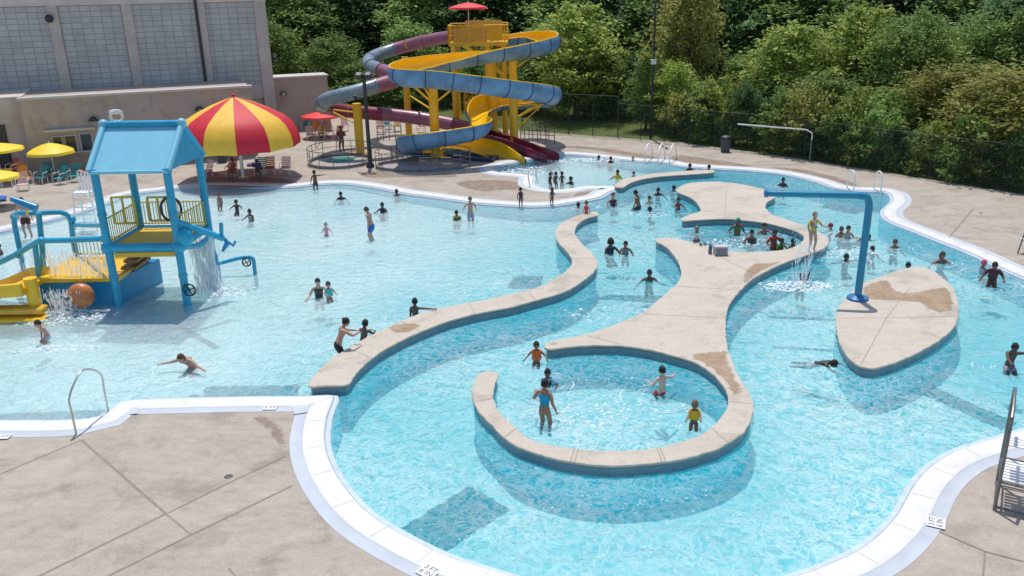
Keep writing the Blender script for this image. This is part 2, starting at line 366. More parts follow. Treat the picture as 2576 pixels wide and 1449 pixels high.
# sloping floor: beach entry deepening to the river
def fdepth(x,y):
    t=((x+22)*18-(y-40)*15)/549.; t=max(0,min(1,t)); return -(.10+.84*t**1.5)
mb=MB(); nx,ny=70,80; x0,x1,y0,y1=-45,40,4,68
vs=[(x0+(x1-x0)*i/nx,y0+(y1-y0)*j/ny,fdepth(x0+(x1-x0)*i/nx,y0+(y1-y0)*j/ny)) for j in range(ny+1) for i in range(nx+1)]
mb.add(vs,[(j*(nx+1)+i,j*(nx+1)+i+1,(j+1)*(nx+1)+i+1,(j+1)*(nx+1)+i) for j in range(ny) for i in range(nx)]); struct(mb.build('pool_floor',M_floor))
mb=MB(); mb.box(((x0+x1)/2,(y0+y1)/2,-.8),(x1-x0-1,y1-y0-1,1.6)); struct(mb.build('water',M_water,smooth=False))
def floor_patch(px):
    q=[]
    for x,y in px:
        z=-.8
        for _ in range(6): p=P(x,y,z); z=fdepth(p.x,p.y)+.012
        q.append(P(x,y,z))
    e=[]; random.seed(len(q)+int(px[0][0]))
    for a,b in zip(q,q[1:]+q[:1]):
        k=max(2,int((b-a).length/.09)); e+=[a.lerp(b,j/k)+Vector((random.gauss(0,.022),random.gauss(0,.022),0)) for j in range(k)]
    mb=MB(); mb.add(e,[tuple(range(len(e)))]); return struct(mb.build('tile_patch',M_ftile,smooth=False))
floor_patch([(1010,1328),(1180,1222),(1285,1282),(1110,1392)])
floor_patch([(2310,985),(2345,972),(2555,1062),(2520,1082)])
floor_patch([(508,1003),(518,972),(755,968),(748,1001)])
floor_patch([(435,815),(447,811),(555,872),(540,880)])
floor_patch([(1278,725),(1292,695),(1366,694),(1355,728)])
floor_patch([(1500,752),(1520,742),(1700,744),(1665,762)])
floor_patch([(-30,1062),(-30,1042),(272,1030),(262,1050)])
floor_patch([(2060,520),(2150,492),(2212,512),(2150,540)])
# ------------------------------------------------------------------ islands and divider walls
ZT=.30
def island(name,px,label,cat,wet=()):
    c=closed_curve(px,ZT,.13); random.seed(len(px)); c=[p+Vector((random.uniform(-.014,.014),random.uniform(-.014,.014),0)) for p in c]; root=thing(name,label,cat,sum(c,Vector())/len(c)-Vector((0,0,ZT)))
    mb=MB(); sheet(mb,offset(c,-.012),(),ZT); ring(mb,c,[(-.12,ZT-.075),(0,ZT-.07),(.012,ZT-.05),(.008,ZT-.012),(-.012,ZT)]); mb.build('coping_top',M_isl,root,smooth=False)
    mb=MB(); ring(mb,c,[(-.05,0.02),(-.05,ZT-.11)]); ring(mb,c,[(-.05,-.04),(-.05,.02)]); mb.build('tile_band',M_tile,root)
    mb=MB(); ring(mb,c,[(-.08,ZT-.11),(-.08,ZT-.07)]); mb.build('shadow_joint',M_black,root)  # black band paints the shade of the gap under the coping overhang
    mb=MB(); ring(mb,c,[(-.045,-1.6),(-.045,-.04)]); mb.build('submerged_wall',M_pwall,root)
    for w_ in wet:
        q=[P(x,y,ZT+.005) for x,y in w_]; q=cr_spline(q,.12,True); random.seed(len(q))
        patch(q,ZT+.005,'wet_patch',M_wet,root,.20)
    return root
divider_px=[(776,968),(819,914),(869,879),(931,844),(994,814),(1069,784),(1144,772-4),(1219,754),(1284,739),(1330,729),(1363,718),(1400,697),(1428,678),(1440,657),(1430,637),(1408,612),(1398,595),(1401,572),(1423,555),(1450,543),(1478,535),(1500,533),(1505,541),(1478,548),(1455,562),(1446,580),(1453,600),(1473,622),(1493,642),(1503,660),(1498,677),(1478,697),(1443,721),(1413,736),(1350,754),(1288,771),(1219,784),(1144,802),(1069,829),(994,864),(944,894),(906,927),(884,954),(871,968),(820,968)]
def joint(root,pairs):
    for a,b in pairs:
        a,b=P(*a,ZT),P(*b,ZT); t=(b-a).normalized(); sd=Vector((-t.y,t.x,0))*.014; mb=MB(); mb.add([(q.x,q.y,ZT+.004) for q in(a-sd,b-sd,b+sd,a+sd)],[(0,1,2,3)]); mb.build('joint',M_jt,root,False)
M_jt=mat((.36,.32,.27),.9,.1,4)
_dv=island('divider_wall',divider_px,'long S-curved low concrete wall between the shallow pool and the lazy river','pool wall',[[(900,845),(960,822),(1010,800),(1060,798),(1040,822),(990,838),(960,835)]] and [[(975,822),(1010,812),(1050,812),(1062,822),(1020,838),(985,836)]])
isl_px=[(1244,934),(1209,937),(1194,957),(1188,987),(1199,1024),(1231,1062),(1288,1114),(1375,1147),(1463,1164),(1550,1170),(1638,1164),(1713,1154),(1788,1134),(1833,1112),(1871,1086),(1890,1049),(1894,1017),(1883,987),(1860,949),(1840,904),(1828,864),(1825,824),(1828,787),(1840,757),(1866,725),(1893,702),(1934,678),(1982,657),(2032,640),(2070,625),(2085,607),(2072,590),(2030,570),(1982,553),(1945,540),(1926,522),(1930,508),(1953,492),(1925,477),(1875,465),(1813,457),(1750,458),(1718,465),(1702,480),(1738,497),(1755,512),(1762,530),(1733,540),(1715,549),(1720,555),(1763,552),(1825,550),(1888,555),(1935,562),(1975,572),(2008,583),(2024,597),(2012,613),(1982,626),(1932,632),(1880,633),(1820,629),(1780,618),(1738,608),(1690,598),(1655,600),(1650,606),(1678,622),(1700,647),(1712,672),(1712,696),(1700,717),(1688,726),(1663,749),(1613,787),(1538,819),(1463,842),(1385,858),(1370,865),(1369,873),(1388,878),(1425,872),(1488,868),(1563,869),(1625,877),(1688,892),(1750,912),(1793,939),(1820,969),(1833,999),(1829,1027),(1808,1057),(1775,1087),(1725,1107),(1663,1124),(1588,1132),(1500,1132),(1438,1127),(1375,1117),(1330,1102),(1288,1068),(1261,1042),(1246,1017),(1240,994),(1246,962),(1254,940)]
_pi=island('pool_island',isl_px,'hourglass concrete island with a round whirlpool basin at each end','pool island',
 [[(1735,895),(1765,885),(1826,882),(1836,905),(1853,945),(1873,985),(1840,995),(1822,965),(1795,936),(1760,912)],[(1872,715),(1868,690),(1890,665),(1930,660),(1970,655),(1990,650),(1940,672),(1900,694)],[(1374,870),(1376,864),(1405,860),(1402,867)]])
isl2_px=[(2292,672),(2244,684),(2207,699),(2177,710),(2147,729),(2127,749),(2109,774),(2103,799),(2105,829),(2114,864),(2132,894),(2152,914),(2180,924),(2207,924),(2257,909),(2307,887),(2357,859),(2394,829),(2409,799),(2412,774),(2407,749),(2397,724),(2369,697),(2344,680),(2319,671)]
_li=island('leaf_island',isl2_px,'leaf-shaped concrete island in the river carrying the blue spray pole','pool island',
 [[(2170,722),(2200,708),(2235,704),(2258,730),(2290,735),(2320,730),(2345,725),(2375,722),(2395,735),(2402,775),(2370,788),(2340,780),(2310,762),(2280,758),(2240,757),(2200,755),(2168,748)]])
joint(_dv,[((876,876),(938,902)),((1010,808),(1056,833)),((1180,762),(1196,790)),((1330,731),(1345,754)),((1436,650),(1500,650)),((1403,585),(1448,590)),((1436,549),(1462,558))])
joint(_pi,[((1193,1010),(1240,1003)),((1270,1098),(1300,1077)),((1446,1128),(1435,1161)),((1455,1129),(1445,1162)),((1652,1126),(1665,1160)),((1660,1125),(1674,1159)),((1790,1076),(1830,1112)),((1834,1010),(1891,1015)),((1620,790),(1828,800)),((1480,845),(1560,866)),((1700,720),(1862,730)),((1735,608),(1905,692)),((1762,530),(1945,540)),((1822,552),(1830,459)),((2000,588),(2070,592)),((1990,625),(2030,640))])
joint(_li,[((2165,918),(2230,800)),((2230,800),(2290,722)),((2110,800),(2230,800)),((2230,800),(2408,795))])
div2_px=[(1546,468),(1552,460),(1575,449),(1613,441),(1663,434),(1738,429),(1785,427),(1797,430),(1790,434),(1738,438),(1663,443),(1613,451),(1585,460),(1566,471)]
island('splash_wall',div2_px,'thin curved concrete wall dividing the slide landing pool from the river','pool wall')
# ------------------------------------------------------------------ deck joints, stains, painted canopy shade, markers
def strip(px,wd=.05,z=ZD+.004):
    q=[P(x,y,ZD) for x,y in px]; mb=MB()
    for a,b in zip(q,q[1:]):
        t=(b-a).normalized(); s=Vector((-t.y,t.x,0))*wd/2
        mb.add([(v.x,v.y,z) for v in(a-s,b-s,b+s,a+s)],[(0,1,2,3)])
    return mb
M_joint=mat((.28,.225,.195),.9,.15,4)
for i,(q,wd) in enumerate([([(205,1107),(418,1293)],.06),([(418,1293.5),(482,1346)],.035),([(-60,1218),(203,1108)],.035),([(60,1468),(414,1294)],.05),([(230,1470),(480,1346),(735,1222)],.045),([(424,1290),(590,1208),(716,1149)],.03),([(575,1430),(640,1500)],.03),([(2362,1337),(2480,1388),(2640,1430)],.045),([(2478,1390),(2468,1500)],.035),([(2380,600),(2440,530)],.05),([(2500,300+200),(2432,540)],.04)]):
    if i in(9,): q=[(2388,597),(2450,523)]
    if i in(10,): continue
    struct(strip(q,wd,ZD+.004+.0006*i).build('deck_joint',M_joint,smooth=False))
def stain_or_shade(px,m=M_wetd,j=.06):
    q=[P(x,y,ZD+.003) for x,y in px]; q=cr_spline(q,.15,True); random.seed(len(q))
    struct(patch(q,ZD+.0035,'wet_or_shade_mark',m,None,.20))
M_wd2=softpatch('damp_deck_brown',(.25,.185,.135),(.38,.29,.22))
for s_ in ([(632,1050),(665,1044),(690,1060),(714,1075),(722,1110),(712,1132),(690,1112),(668,1080)],
 [(1150,458),(1210,452),(1290,456),(1335,466),(1330,478),(1260,478),(1215,482),(1160,470)],
 [(1448,486),(1500,480),(1515,487),(1490,499),(1440,508)],[(1395,372),(1460,374),(1560,388),(1640,402),(1700,408),(1660,396),(1560,378),(1450,366)],
 [(1700,390),(1790,400),(1880,414),(1870,419),(1770,412),(1690,404)],[(1930,420),(2010,434),(2110,462),(2170,472),(2120,450),(2020,426)],
 [(900,437),(960,428),(1130,436),(1140,446),(1010,446),(930,447)]):
    stain_or_shade(s_,M_wd2,.1)
stain_or_shade([(506,450),(560,446),(640,444),(720,450),(752,460),(735,468),(640,471),(540,471),(506,466)],softpatch('canopy_shade',(.17,.13,.12),(.26,.2,.18)),.05)  # cast shadow of the striped canopy, painted dark on the deck
M_ink=mat((.09,.09,.095),.5,.05)
def text_tile(txt,px,ang,size,wd,ht):
    p=P(px[0],px[1],ZD); r=tag(bpy.data.objects.new('depth_marker',None),*txt[1:]); COL.objects.link(r); r.location=(p.x,p.y,.13); r.rotation_euler=(0,0,R(ang))
    mb=MB(); mb.box((0,0,.003),(wd,ht,.006)); t=mb.build('tile',M_white,smooth=False); t.parent=r
    cu_=bpy.data.curves.new('t','FONT'); cu_.body=txt[0]; cu_.size=size; cu_.align_x='CENTER'; cu_.align_y='CENTER'; cu_.extrude=.001; cu_.space_line=.85
    o=bpy.data.objects.new('t',cu_); COL.objects.link(o); bpy.context.view_layer.update()
    me=bpy.data.meshes.new_from_object(o.evaluated_get(bpy.context.evaluated_depsgraph_get())); bpy.data.objects.remove(o)
    me.materials.clear(); me.materials.append(M_ink); l=bpy.data.objects.new('lettering',me); COL.objects.link(l); l.parent=r; l.location=(0,0,.0075)
text_tile(('3 FT\n6 IN','black on white depth marker in the coping beside the lifeguard stand','depth marker'),(2354,1317),62,.165,.38,.34)
text_tile(('3 FT\n6 IN','black on white depth marker in the coping at the bottom edge','depth marker'),(1078,1440),-38,.165,.38,.34)
text_tile(('3 FT','black on white depth marker in the coping by the divider wall end','depth marker'),(680,1028),0,.17,.36,.24)
text_tile(('2 FT','black on white depth marker in the coping left of the handrail','depth marker'),(8,1101),0,.17,.36,.24)
M_dr=mat((.09,.08,.08),.6,.1)
for px,l in (((2467,536),'small dark round drain in the deck right of the ladder'),((575,1199),'small dark round drain in the near left deck')):
    p=P(*px,ZD); mb=MB(); mb.lathe([(0,.012),(.08,.012),(.10,.002)],14); tag(mb.build('deck_drain',M_dr,loc=None),l,'drain').location=p
# ------------------------------------------------------------------ rails
M_steel=mat((.62,.62,.60),.28,.05,3,0,.85); M_dsteel=mat((.20,.20,.19),.4,.15,3,0,.6); M_wh=mat((.8,.8,.8),.4,.04)
def rail(name,label,pts,r,m,cat='handrail',step=.12,extra=(),grp=None):
    root=thing(name,label,cat,pts[0],grp); mb=MB(); mb.tube(cr_spline(pts,step),r,8); mb.build('rail',m,root)
    for e in extra: mb=MB(); mb.tube(e,r*.8,8); mb.build('brace',m,root)
    return root
b0=P(192,1092,ZD); b1=P(272,1031,ZD); v=Vector((0,0,1))
rail('handrail','bent steel pool exit handrail at the near left coping',[b0,b0+v*.55,b0+v*.95,b0*.9+b1*.1+v*1.12,b0*.55+b1*.45+v*1.42,b0*.25+b1*.75+v*1.3,b1+v*1.0,b1+v*.5,b1-v*.3],.028,M_steel,extra=[[b0+v*.02,b0*.0+P(172,1112,ZD)+v*.02]] and [])
for px,l in (((2147,482),'left white rail of the far ladder'),((2215,484),'right white rail of the far ladder')):
    a=P(*px,ZD); f=Vector((-.05,.75,0))
    rail('ladder_rail',l+' at the corner of the river',[a-v*.5,a+v*.5,a+v*.95+f*.15,a+v*.98+f*.7,a+f+v*.5,a+f],.035,M_wh,'ladder rail',grp='rails of the far pool ladder')
for px,l in (((1622,408),'left white rail of the steps'),((1655,409),'middle white rail of the steps'),((1684,410),'right white rail of the steps')):
    a=P(*px,ZD); f=Vector((.55,1.2,0))
    rail('step_rail',l+' entering the far side of the slide pool',[a-v*.4,a+v*.4,a+v*.9+f*.3,a+v*1.0+f*.8,a+f*1.2+v*.5,a+f*1.25],.04,M_wh,'step rail',grp='rails at the far pool steps')
for px in ((1333,470),(1352,462)):
    a=P(*px,ZD); rail('step_rail','slim steel rail at the small steps beside the landing pool, '+('near one' if px[0]<1340 else 'far one'),[a,a+v*.9,a+Vector((1.1,-.4,.95)),a+Vector((1.3,-.5,.3))],.03,M_steel,'step rail')
# ------------------------------------------------------------------ lifeguard stand, right edge
def lifeguard_stand():
    q=P(2501,1283,ZD); s=Vector((.0,0,0)); root=thing('lifeguard_stand','tall steel lifeguard stand with white slatted platform at the right edge','lifeguard stand',q)
    ux=Vector((.86,-.51,0)); uy=Vector((.51,.86,0))
    a,b,c,d=q,q+ux*1.0,q+ux*1.0+uy*1.1,q+uy*1.1
    H=[1.9,1.9,1.9,1.9]
    tilt=[Vector((.04,.02,0))]*4
    for p,top in ((a,2.0),(b,2.0),(c,2.2),(d,2.2)):
        mb=MB(); mb.tube([p,p+uy*.10+v*1.0,p+uy*.2+v*top],.035,8); mb.build('leg',M_dsteel,root)
    for e,(p,r_) in enumerate(((a,b),(b,c),(c,d),(d,a))):
        mb=MB(); mb.tube([p+v*.08,r_+v*.08],.03,6); mb.build('rung',M_dsteel,root); MB().tube([p+uy*.07+v*.62,r_+uy*.07+v*.62],.025,6).build('rung',M_dsteel,root)
    mb=MB(); mb.tube([a+uy*.2+v*2.0,a+uy*.45+v*2.15,d+uy*.1+v*2.2],.035,8); mb.tube([b+uy*.2+v*2.0,b+uy*.45+v*2.15,c+uy*.1+v*2.2],.035,8); mb.build('top_rail',M_dsteel,root)
    mb=MB()
    for k in range(8): 
        o=a+uy*(.12+.12*k)+v*.68; mb.bar(o+ux*.03,o+ux*.97,.085,.02)
    mb.build('platform',M_wh,root,False)
    mb=MB()
    for k in range(4):
        o=a+uy*(.35+.12*k)+v*1.35; mb.bar(o+ux*.03,o+ux*.97,.09,.02)
    mb.build('seat',M_wh,root,False)
    mb=MB(); mb.tube([b+v*.1,b+v*.1+ux*.15-uy*.25],.03,6)
    for k in range(5):
        mb.tube([b+ux*(-.1+.02*k)+v*(.1+.02*k)+Vector((.1*math.cos(j*1.2+k),.1*math.sin(j*1.2+k),.02*j)) for j in range(8)],.014,5)
    mb.build('rope_coil',M_black,root)
lifeguard_stand()
# rescue stand further back on the right edge
q=P(2560,638,ZD); root=thing('rescue_stand','thin dark metal stand leaning at the right edge beyond the river','lifeguard stand',q)
mb=MB(); mb.tube([q,q+Vector((.25,0,1.7))],.03,6); mb.build('leg',M_dsteel,root); mb=MB(); mb.tube([q+Vector((.9,0,0)),q+Vector((.7,0,1.7))],.03,6); mb.build('leg',M_dsteel,root)
mb=MB(); mb.box(q+Vector((.5,0,.55)),(.8,.5,.04)); mb.build('step',M_wh,root,False)
# ------------------------------------------------------------------ grey pump box and small things on the island
p=P(1812,640,ZT); root=thing('service_box','grey louvred service box on the island beside the upper whirlpool','service box',p)
mb=MB(); mb.box(p+v*.17,(.5,.34,.34),0,None,.02); mb.build('housing',mat((.42,.44,.47),.5,.06),root)
mb=MB(); [mb.box(p+Vector((0,-.175,.07+.05*k)),(.42,.012,.02)) for k in range(5)]; mb.build('grille',mat((.12,.14,.17),.5,.05),root,False)
mb=MB(); mb.box(p+Vector((0,0,.35)),(.54,.38,.025),0,None,.01); mb.build('lid',mat((.5,.5,.52),.5,.05),root,False)
for i,(x,y,cl,l) in enumerate(((1786,638,(.1,.15,.2),'dark upright bottle beside the grey service box'),(1768,616,(.05,.06,.08),'pair of dark sandals on the island rim'),(1752,610,(.12,.1,.1),'small dark bag on the island rim above the path'))):
    p=P(x,y,ZT); 
    if i==0: mb=MB(); mb.lathe([(0,0),(.07,0),(.075,.25),(.03,.36),(.03,.42),(0,.42)],10); nm='bottle';ct='bottle'
    elif i==1: mb=MB(); mb.box((-.09,0,.03),(.1,.26,.05),0,None,.02); mb.box((.09,.03,.03),(.1,.26,.05),0,None,.02); nm='sandals';ct='sandals'
    else: mb=MB(); mb.ball((0,0,.09),(.16,.1,.1)); mb.tube([(-.1,0,.14),(-.05,0,.24),(.05,0,.24),(.1,0,.14)],.012,5); nm='bag';ct='bag'
    o=mb.build(nm,mat(cl,.6,.1)); o.location=p; tag(o,l,ct)
# ------------------------------------------------------------------ blue spray pole
M_blue=mat((.015,.24,.40),.35,.07,2); M_blued=mat((.012,.16,.40),.35,.07,2)
p=P(2157,752,ZT); root=thing('spray_pole','tall blue pole with long horizontal spray arm on the leaf-shaped island','spray feature',p)
topz=3.55; e=D(1932,478,26.9)
mb=MB(); tp=p+v*3.05
arm_end=Vector((e.x,27.05,p.z+topz-.02)); ap=p+v*3.52
mb.tube(cr_spline([p,p+v*1.2,p+v*2.6,p+v*3.15],.3)+cr_spline([p+v*3.15,p+v*3.38+Vector((-.05,0,0)),p+Vector((-.16,0,3.5)),p+Vector((-.42,.02,3.54))],.05),.12,14); mb.build('pole',M_blue,root)
mb=MB(); mb.tube([p+Vector((-.40,.02,3.54)),arm_end],[.115,.10],14); mb.build('arm',M_blue,root)
mb=MB(); mb.tube([arm_end+Vector((.04,0,0)),arm_end+Vector((-.05,0,0))],.125,14); mb.build('arm_flange',M_blued,root)
mb=MB(); mb.lathe([(0,.10),(.12,.16),(.2,.13),(.34,.07),(.36,0)],20,0,p); mb.build('base_plate',M_blued,root)
for k in range(6):
    a=k*PI/3; mb=MB(); mb.lathe([(0,.1),(.03,.1),(.035,.06)],8,0,p+Vector((.27*math.cos(a),.27*math.sin(a),.02))); mb.build('bolt',M_steel,root)
#PART2
# ------------------------------------------------------------------ buildings at the left
M_block=concrete('block_wall',(.42,.355,.30),(.46,.39,.33),(.48,.415,.355)); M_cap=mat((.55,.52,.49),.8,.06,2)
def brickmat(name,c1,c2,cm,sc_=1.):
    m,t,N,L,b=nodes(name); tc=N.new('ShaderNodeTexCoord'); br=N.new('ShaderNodeTexBrick'); L.new(tc.outputs['Object'],br.inputs[0])
    mp=N.new('ShaderNodeMapping'); L.new(tc.outputs['Object'],mp.inputs[0]); mp.inputs['Rotation'].default_value=(R(90),0,0); L.new(mp.outputs[0],br.inputs[0])
    br.inputs['Color1'].default_value=(*c1,1); br.inputs['Color2'].default_value=(*c2,1); br.inputs['Mortar'].default_value=(*cm,1)
    br.inputs['Scale'].default_value=1; br.inputs['Mortar Size'].default_value=.012; br.inputs['Brick Width'].default_value=.6*sc_; br.inputs['Row Height'].default_value=.3*sc_
    n=noise(N,L,.8,5,.6,tc.outputs['Object']); r=ramp(N,[(.3,.85),(.7,1.08)]); L.new(n.outputs[0],r.inputs[0])
    L.new(mix(N,L,br.outputs[0],r.outputs[0],1.,'MULTIPLY'),b.inputs['Base Color']); b.inputs['Roughness'].default_value=.9; return m
M_brk=brickmat('facade_block',(.66,.58,.53),(.70,.62,.56),(.58,.52,.47)); M_pil=brickmat('pilaster_block',(.55,.48,.43),(.59,.52,.46),(.50,.44,.40))
def glassgrid():
    m,t,N,L,b=nodes('translucent_window_wall'); tc=N.new('ShaderNodeTexCoord'); mp=N.new('ShaderNodeMapping'); L.new(tc.outputs['Object'],mp.inputs[0]); mp.inputs['Rotation'].default_value=(R(90),0,0)
    br=N.new('ShaderNodeTexBrick'); L.new(mp.outputs[0],br.inputs[0]); br.offset=0
    br.inputs['Color1'].default_value=(.46,.46,.455,1); br.inputs['Color2'].default_value=(.52,.52,.51,1); br.inputs['Mortar'].default_value=(.31,.335,.335,1)
    br.inputs['Scale'].default_value=1; br.inputs['Mortar Size'].default_value=.038; br.inputs['Mortar Smooth'].default_value=.3; br.inputs['Brick Width'].default_value=.62; br.inputs['Row Height'].default_value=.36
    n=noise(N,L,.5,4,.6,tc.outputs['Object']); r=ramp(N,[(.3,.82),(.7,1.1)]); L.new(n.outputs[0],r.inputs[0])
    L.new(mix(N,L,br.outputs[0],r.outputs[0],1.,'MULTIPLY'),b.inputs['Base Color']); b.inputs['Roughness'].default_value=.35; return m
M_grid=glassgrid(); M_dglass=mat((.02,.05,.06),.12,.2,4); M_sill=mat((.5,.47,.44),.7,.05)
ANG=math.atan2(DIRB.y,DIRB.x)
def along(px,off=0.,base=A_b):       # distance along the wall line at which pixel column px crosses it
    o=base+NRM*off; lo,hi=-60.,80.
    for _ in range(50):
        m=(lo+hi)/2; q=o+DIRB*m
        if PR((q.x,q.y,4))[0]<px: lo=m
        else: hi=m
    return lo
def local(root_loc,name,label,cat):
    r=thing(name,label,cat,root_loc); r.rotation_euler=(0,0,ANG); return r
def lp(mb,name,m,root,smooth=False):
    o=mb.build(name,m,None,smooth); o.parent=root; return o
L0=along(52)-0.0; L1=along(632)
low=local(A_b,'pool_building','low beige block building with serving windows facing the pool','building')
XL=-26.; h=4.5
mb=MB(); mb.box(((L0+L1)/2,3.,h/2),(L1-L0,6,h)); lp(mb,'wall',M_block,low)
mb=MB(); mb.box(((L0+L1)/2,.1,h+.07),(L1-L0+.2,.5,.14)); lp(mb,'roof_cap',M_cap,low)
mb=MB(); mb.box(((L0+XL)/2,4.2,h/2+.1),(L0-XL,6,h)); lp(mb,'recessed_wall',M_pil,low)
mb=MB(); mb.box((L0-2.0,1.15,1.5),(1.6,.12,3.0)); lp(mb,'doorway_shade',M_black,low)  # black slab paints the shade of the door recess
def wall_px(px,py,off=-.03):          # pixel on the wall plane to local coordinates
    o=A_b+NRM*off; d=ray(px,py); t=(o-C0).dot(NRM)/d.dot(NRM); q=C0+d*t-A_b; return q.dot(DIRB),q.z
for (a,b_,ya,yb) in ((132,160,345,378),(163,196,343,382),(201,236,338,380)):
    s0,z1=wall_px(a,ya); s1,z0=wall_px(b_,yb)
    fr=lp(MB().box(((s0+s1)/2,-.04,(z0+z1)/2),(s1-s0+.16,.1,z1-z0+.16)),'window',M_sill,low); 
    g=lp(MB().box(((s0+s1)/2,-.07,(z0+z1)/2),(s1-s0,.08,z1-z0)),'pane',M_dglass,fr)
s0,z1=wall_px(110,330); s1,_=wall_px(240,330); lp(MB().box(((s0+s1)/2,-.14,z1),(s1-s0,.28,.14)),'window_hood',M_sill,low)
s0,z0=wall_px(125,384); lp(MB().box(((s0+s1)/2,-.16,z0-.05),(s1-s0,.32,.07)),'counter',M_sill,low)
def walllamp(px,py,label):
    s_,z_=wall_px(px,py); r=local(A_b+DIRB*s_-NRM*.02+v*z_,'wall_lamp',label,'wall lamp'); r['group']='dark wall lamps'
    m_=MB(); m_.box((0,-.05,0),(.22,.1,.22)); lp(m_,'bracket',M_black,r); m_=MB(); m_.lathe([(0,.10),(.16,.08),(.34,-.10),(.30,-.12),(0,-.12)],14,0,(0,-.3,0)); lp(m_,'shade',M_black,r,True)
walllamp(235,298,'dark wall lamp left of the basketball backboard'); walllamp(501,272,'dark wall lamp just left of the striped canopy peak')
p=A_b+DIRB*along(290)-NRM*1.2; p.z=ZD
r=thing('water_hoop','white round hoop board on a slim white pole behind the playhouse','hoop',p)
zt=HT(p,293); MB().tube([p,p+v*(zt-.2)],.06,8).build('pole',M_wh,r); m_=MB(); m_.tube([p+v*zt+DIRB*.34*math.cos(a*PI/8)+v*.34*math.sin(a*PI/8) for a in range(16)],.09,8,closed=True); m_.build('ring',M_wh,r)
m_=MB(); m_.ball(p+v*(zt+.28)-NRM*.02,(.45,.08,.16)); m_.build('board',M_wh,r)
# opening and low wall continuing to the right
A2=P(632,392,0)+NRM*4; L2=(A2-A_b)
ext=local(A_b,'annex_wall','plain beige block annex wall behind the striped canopy','building')
dd=9.5; e0=along(560,dd); e1=along(823,dd); 
m_=MB(); m_.box(((e0+e1)/2,dd+1,2.05),(e1-e0,2,4.1)); lp(m_,'wall',M_block,ext); m_=MB(); m_.box(((e0+e1)/2,dd+1,4.15),(e1-e0+.2,2.2,.12)); lp(m_,'roof_cap',M_cap,ext)
m_=MB(); e2=along(652,dd); m_.box((e2,dd-.03,2.9),(1.0,.1,1.3)); lp(m_,'opening_shade',M_black,ext)  # black slab painted as the shade inside an opening
def lamp2(px,z,off,label):
    s_=along(px,off); r=local(A_b+DIRB*s_+NRM*(off-.02)+v*z,'wall_lamp',label,'wall lamp'); r['group']='dark wall lamps'
    m_=MB(); m_.box((0,-.05,0),(.22,.1,.22)); lp(m_,'bracket',M_black,r); m_=MB(); m_.lathe([(0,.10),(.16,.08),(.34,-.10),(.30,-.12),(0,-.12)],14,0,(0,-.3,0)); lp(m_,'shade',M_black,r,True)
lamp2(708,3.0,dd,'dark wall lamp on the annex wall right of the canopy')
# tall hall
TO=6.2; t1=along(690,TO); t0=along(-260,TO)
hall=local(A_b,'sports_hall','tall grey hall with gridded translucent window wall','building')
ZB=9.75
m_=MB(); m_.box(((t0+t1)/2,TO+6,6.5),(t1-t0,11.6,13.0)); lp(m_,'wall',M_brk,hall)
m_=MB(); m_.box(((t0+t1)/2,TO-.02,(13.2+ZB)/2),(t1-t0,.5,13.2-ZB)); lp(m_,'brick_band',M_brk,hall)
cols=[-205,-15,172,352,528,674]; cs=[along(c,TO) for c in cols]
for i,c in enumerate(cs):
    m_=MB(); wdt=.62 if i<5 else .8; m_.box((c,TO-.05,ZB/2),(wdt,.5,ZB-.004)); lp(m_,'pilaster',M_pil,hall)
for a,b_ in zip(cs,cs[1:]):
    m_=MB(); m_.box(((a+b_)/2,TO+.05,(ZB+3.9)/2+.1),(b_-a-.6,.3,ZB-3.9)); lp(m_,'window_wall',M_grid,hall)
    m_=MB(); m_.box(((a+b_)/2,TO-.02,3.6),(b_-a-.62,.36,.9)); lp(m_,'base_band',M_pil,hall)
d0=along(520,TO-.35); m_=MB(); m_.tube([(d0,TO-.36,3.5),(d0,TO-.36,13)],.10,8); lp(m_,'downspout',M_black,hall,True)
fl=along(162,TO-.4); r=local(A_b+DIRB*fl+NRM*(TO-.32)+v*8.98,'flood_light','round dark floodlight high on the hall pilaster','floodlight')
m_=MB(); m_.ball((0,-.25,0),(.26,.2,.26)); lp(m_,'lamp_head',M_black,r,True); m_=MB(); m_.tube([(0,0,.0),(0,-.25,.05)],.05,6); lp(m_,'bracket',M_dsteel,r)
# inflatable dome glimpsed behind the hall corner
q=D(690,196,82); m_=MB(); m_.ball((0,0,0),(1.9,3.5,2.9),0,24,None,12); o=m_.build('storage_tank',mat((.75,.78,.8),.5,.04)); o.location=(q.x-1.3,q.y,3.2); tag(o,'white rounded tank showing past the corner of the hall','tank')
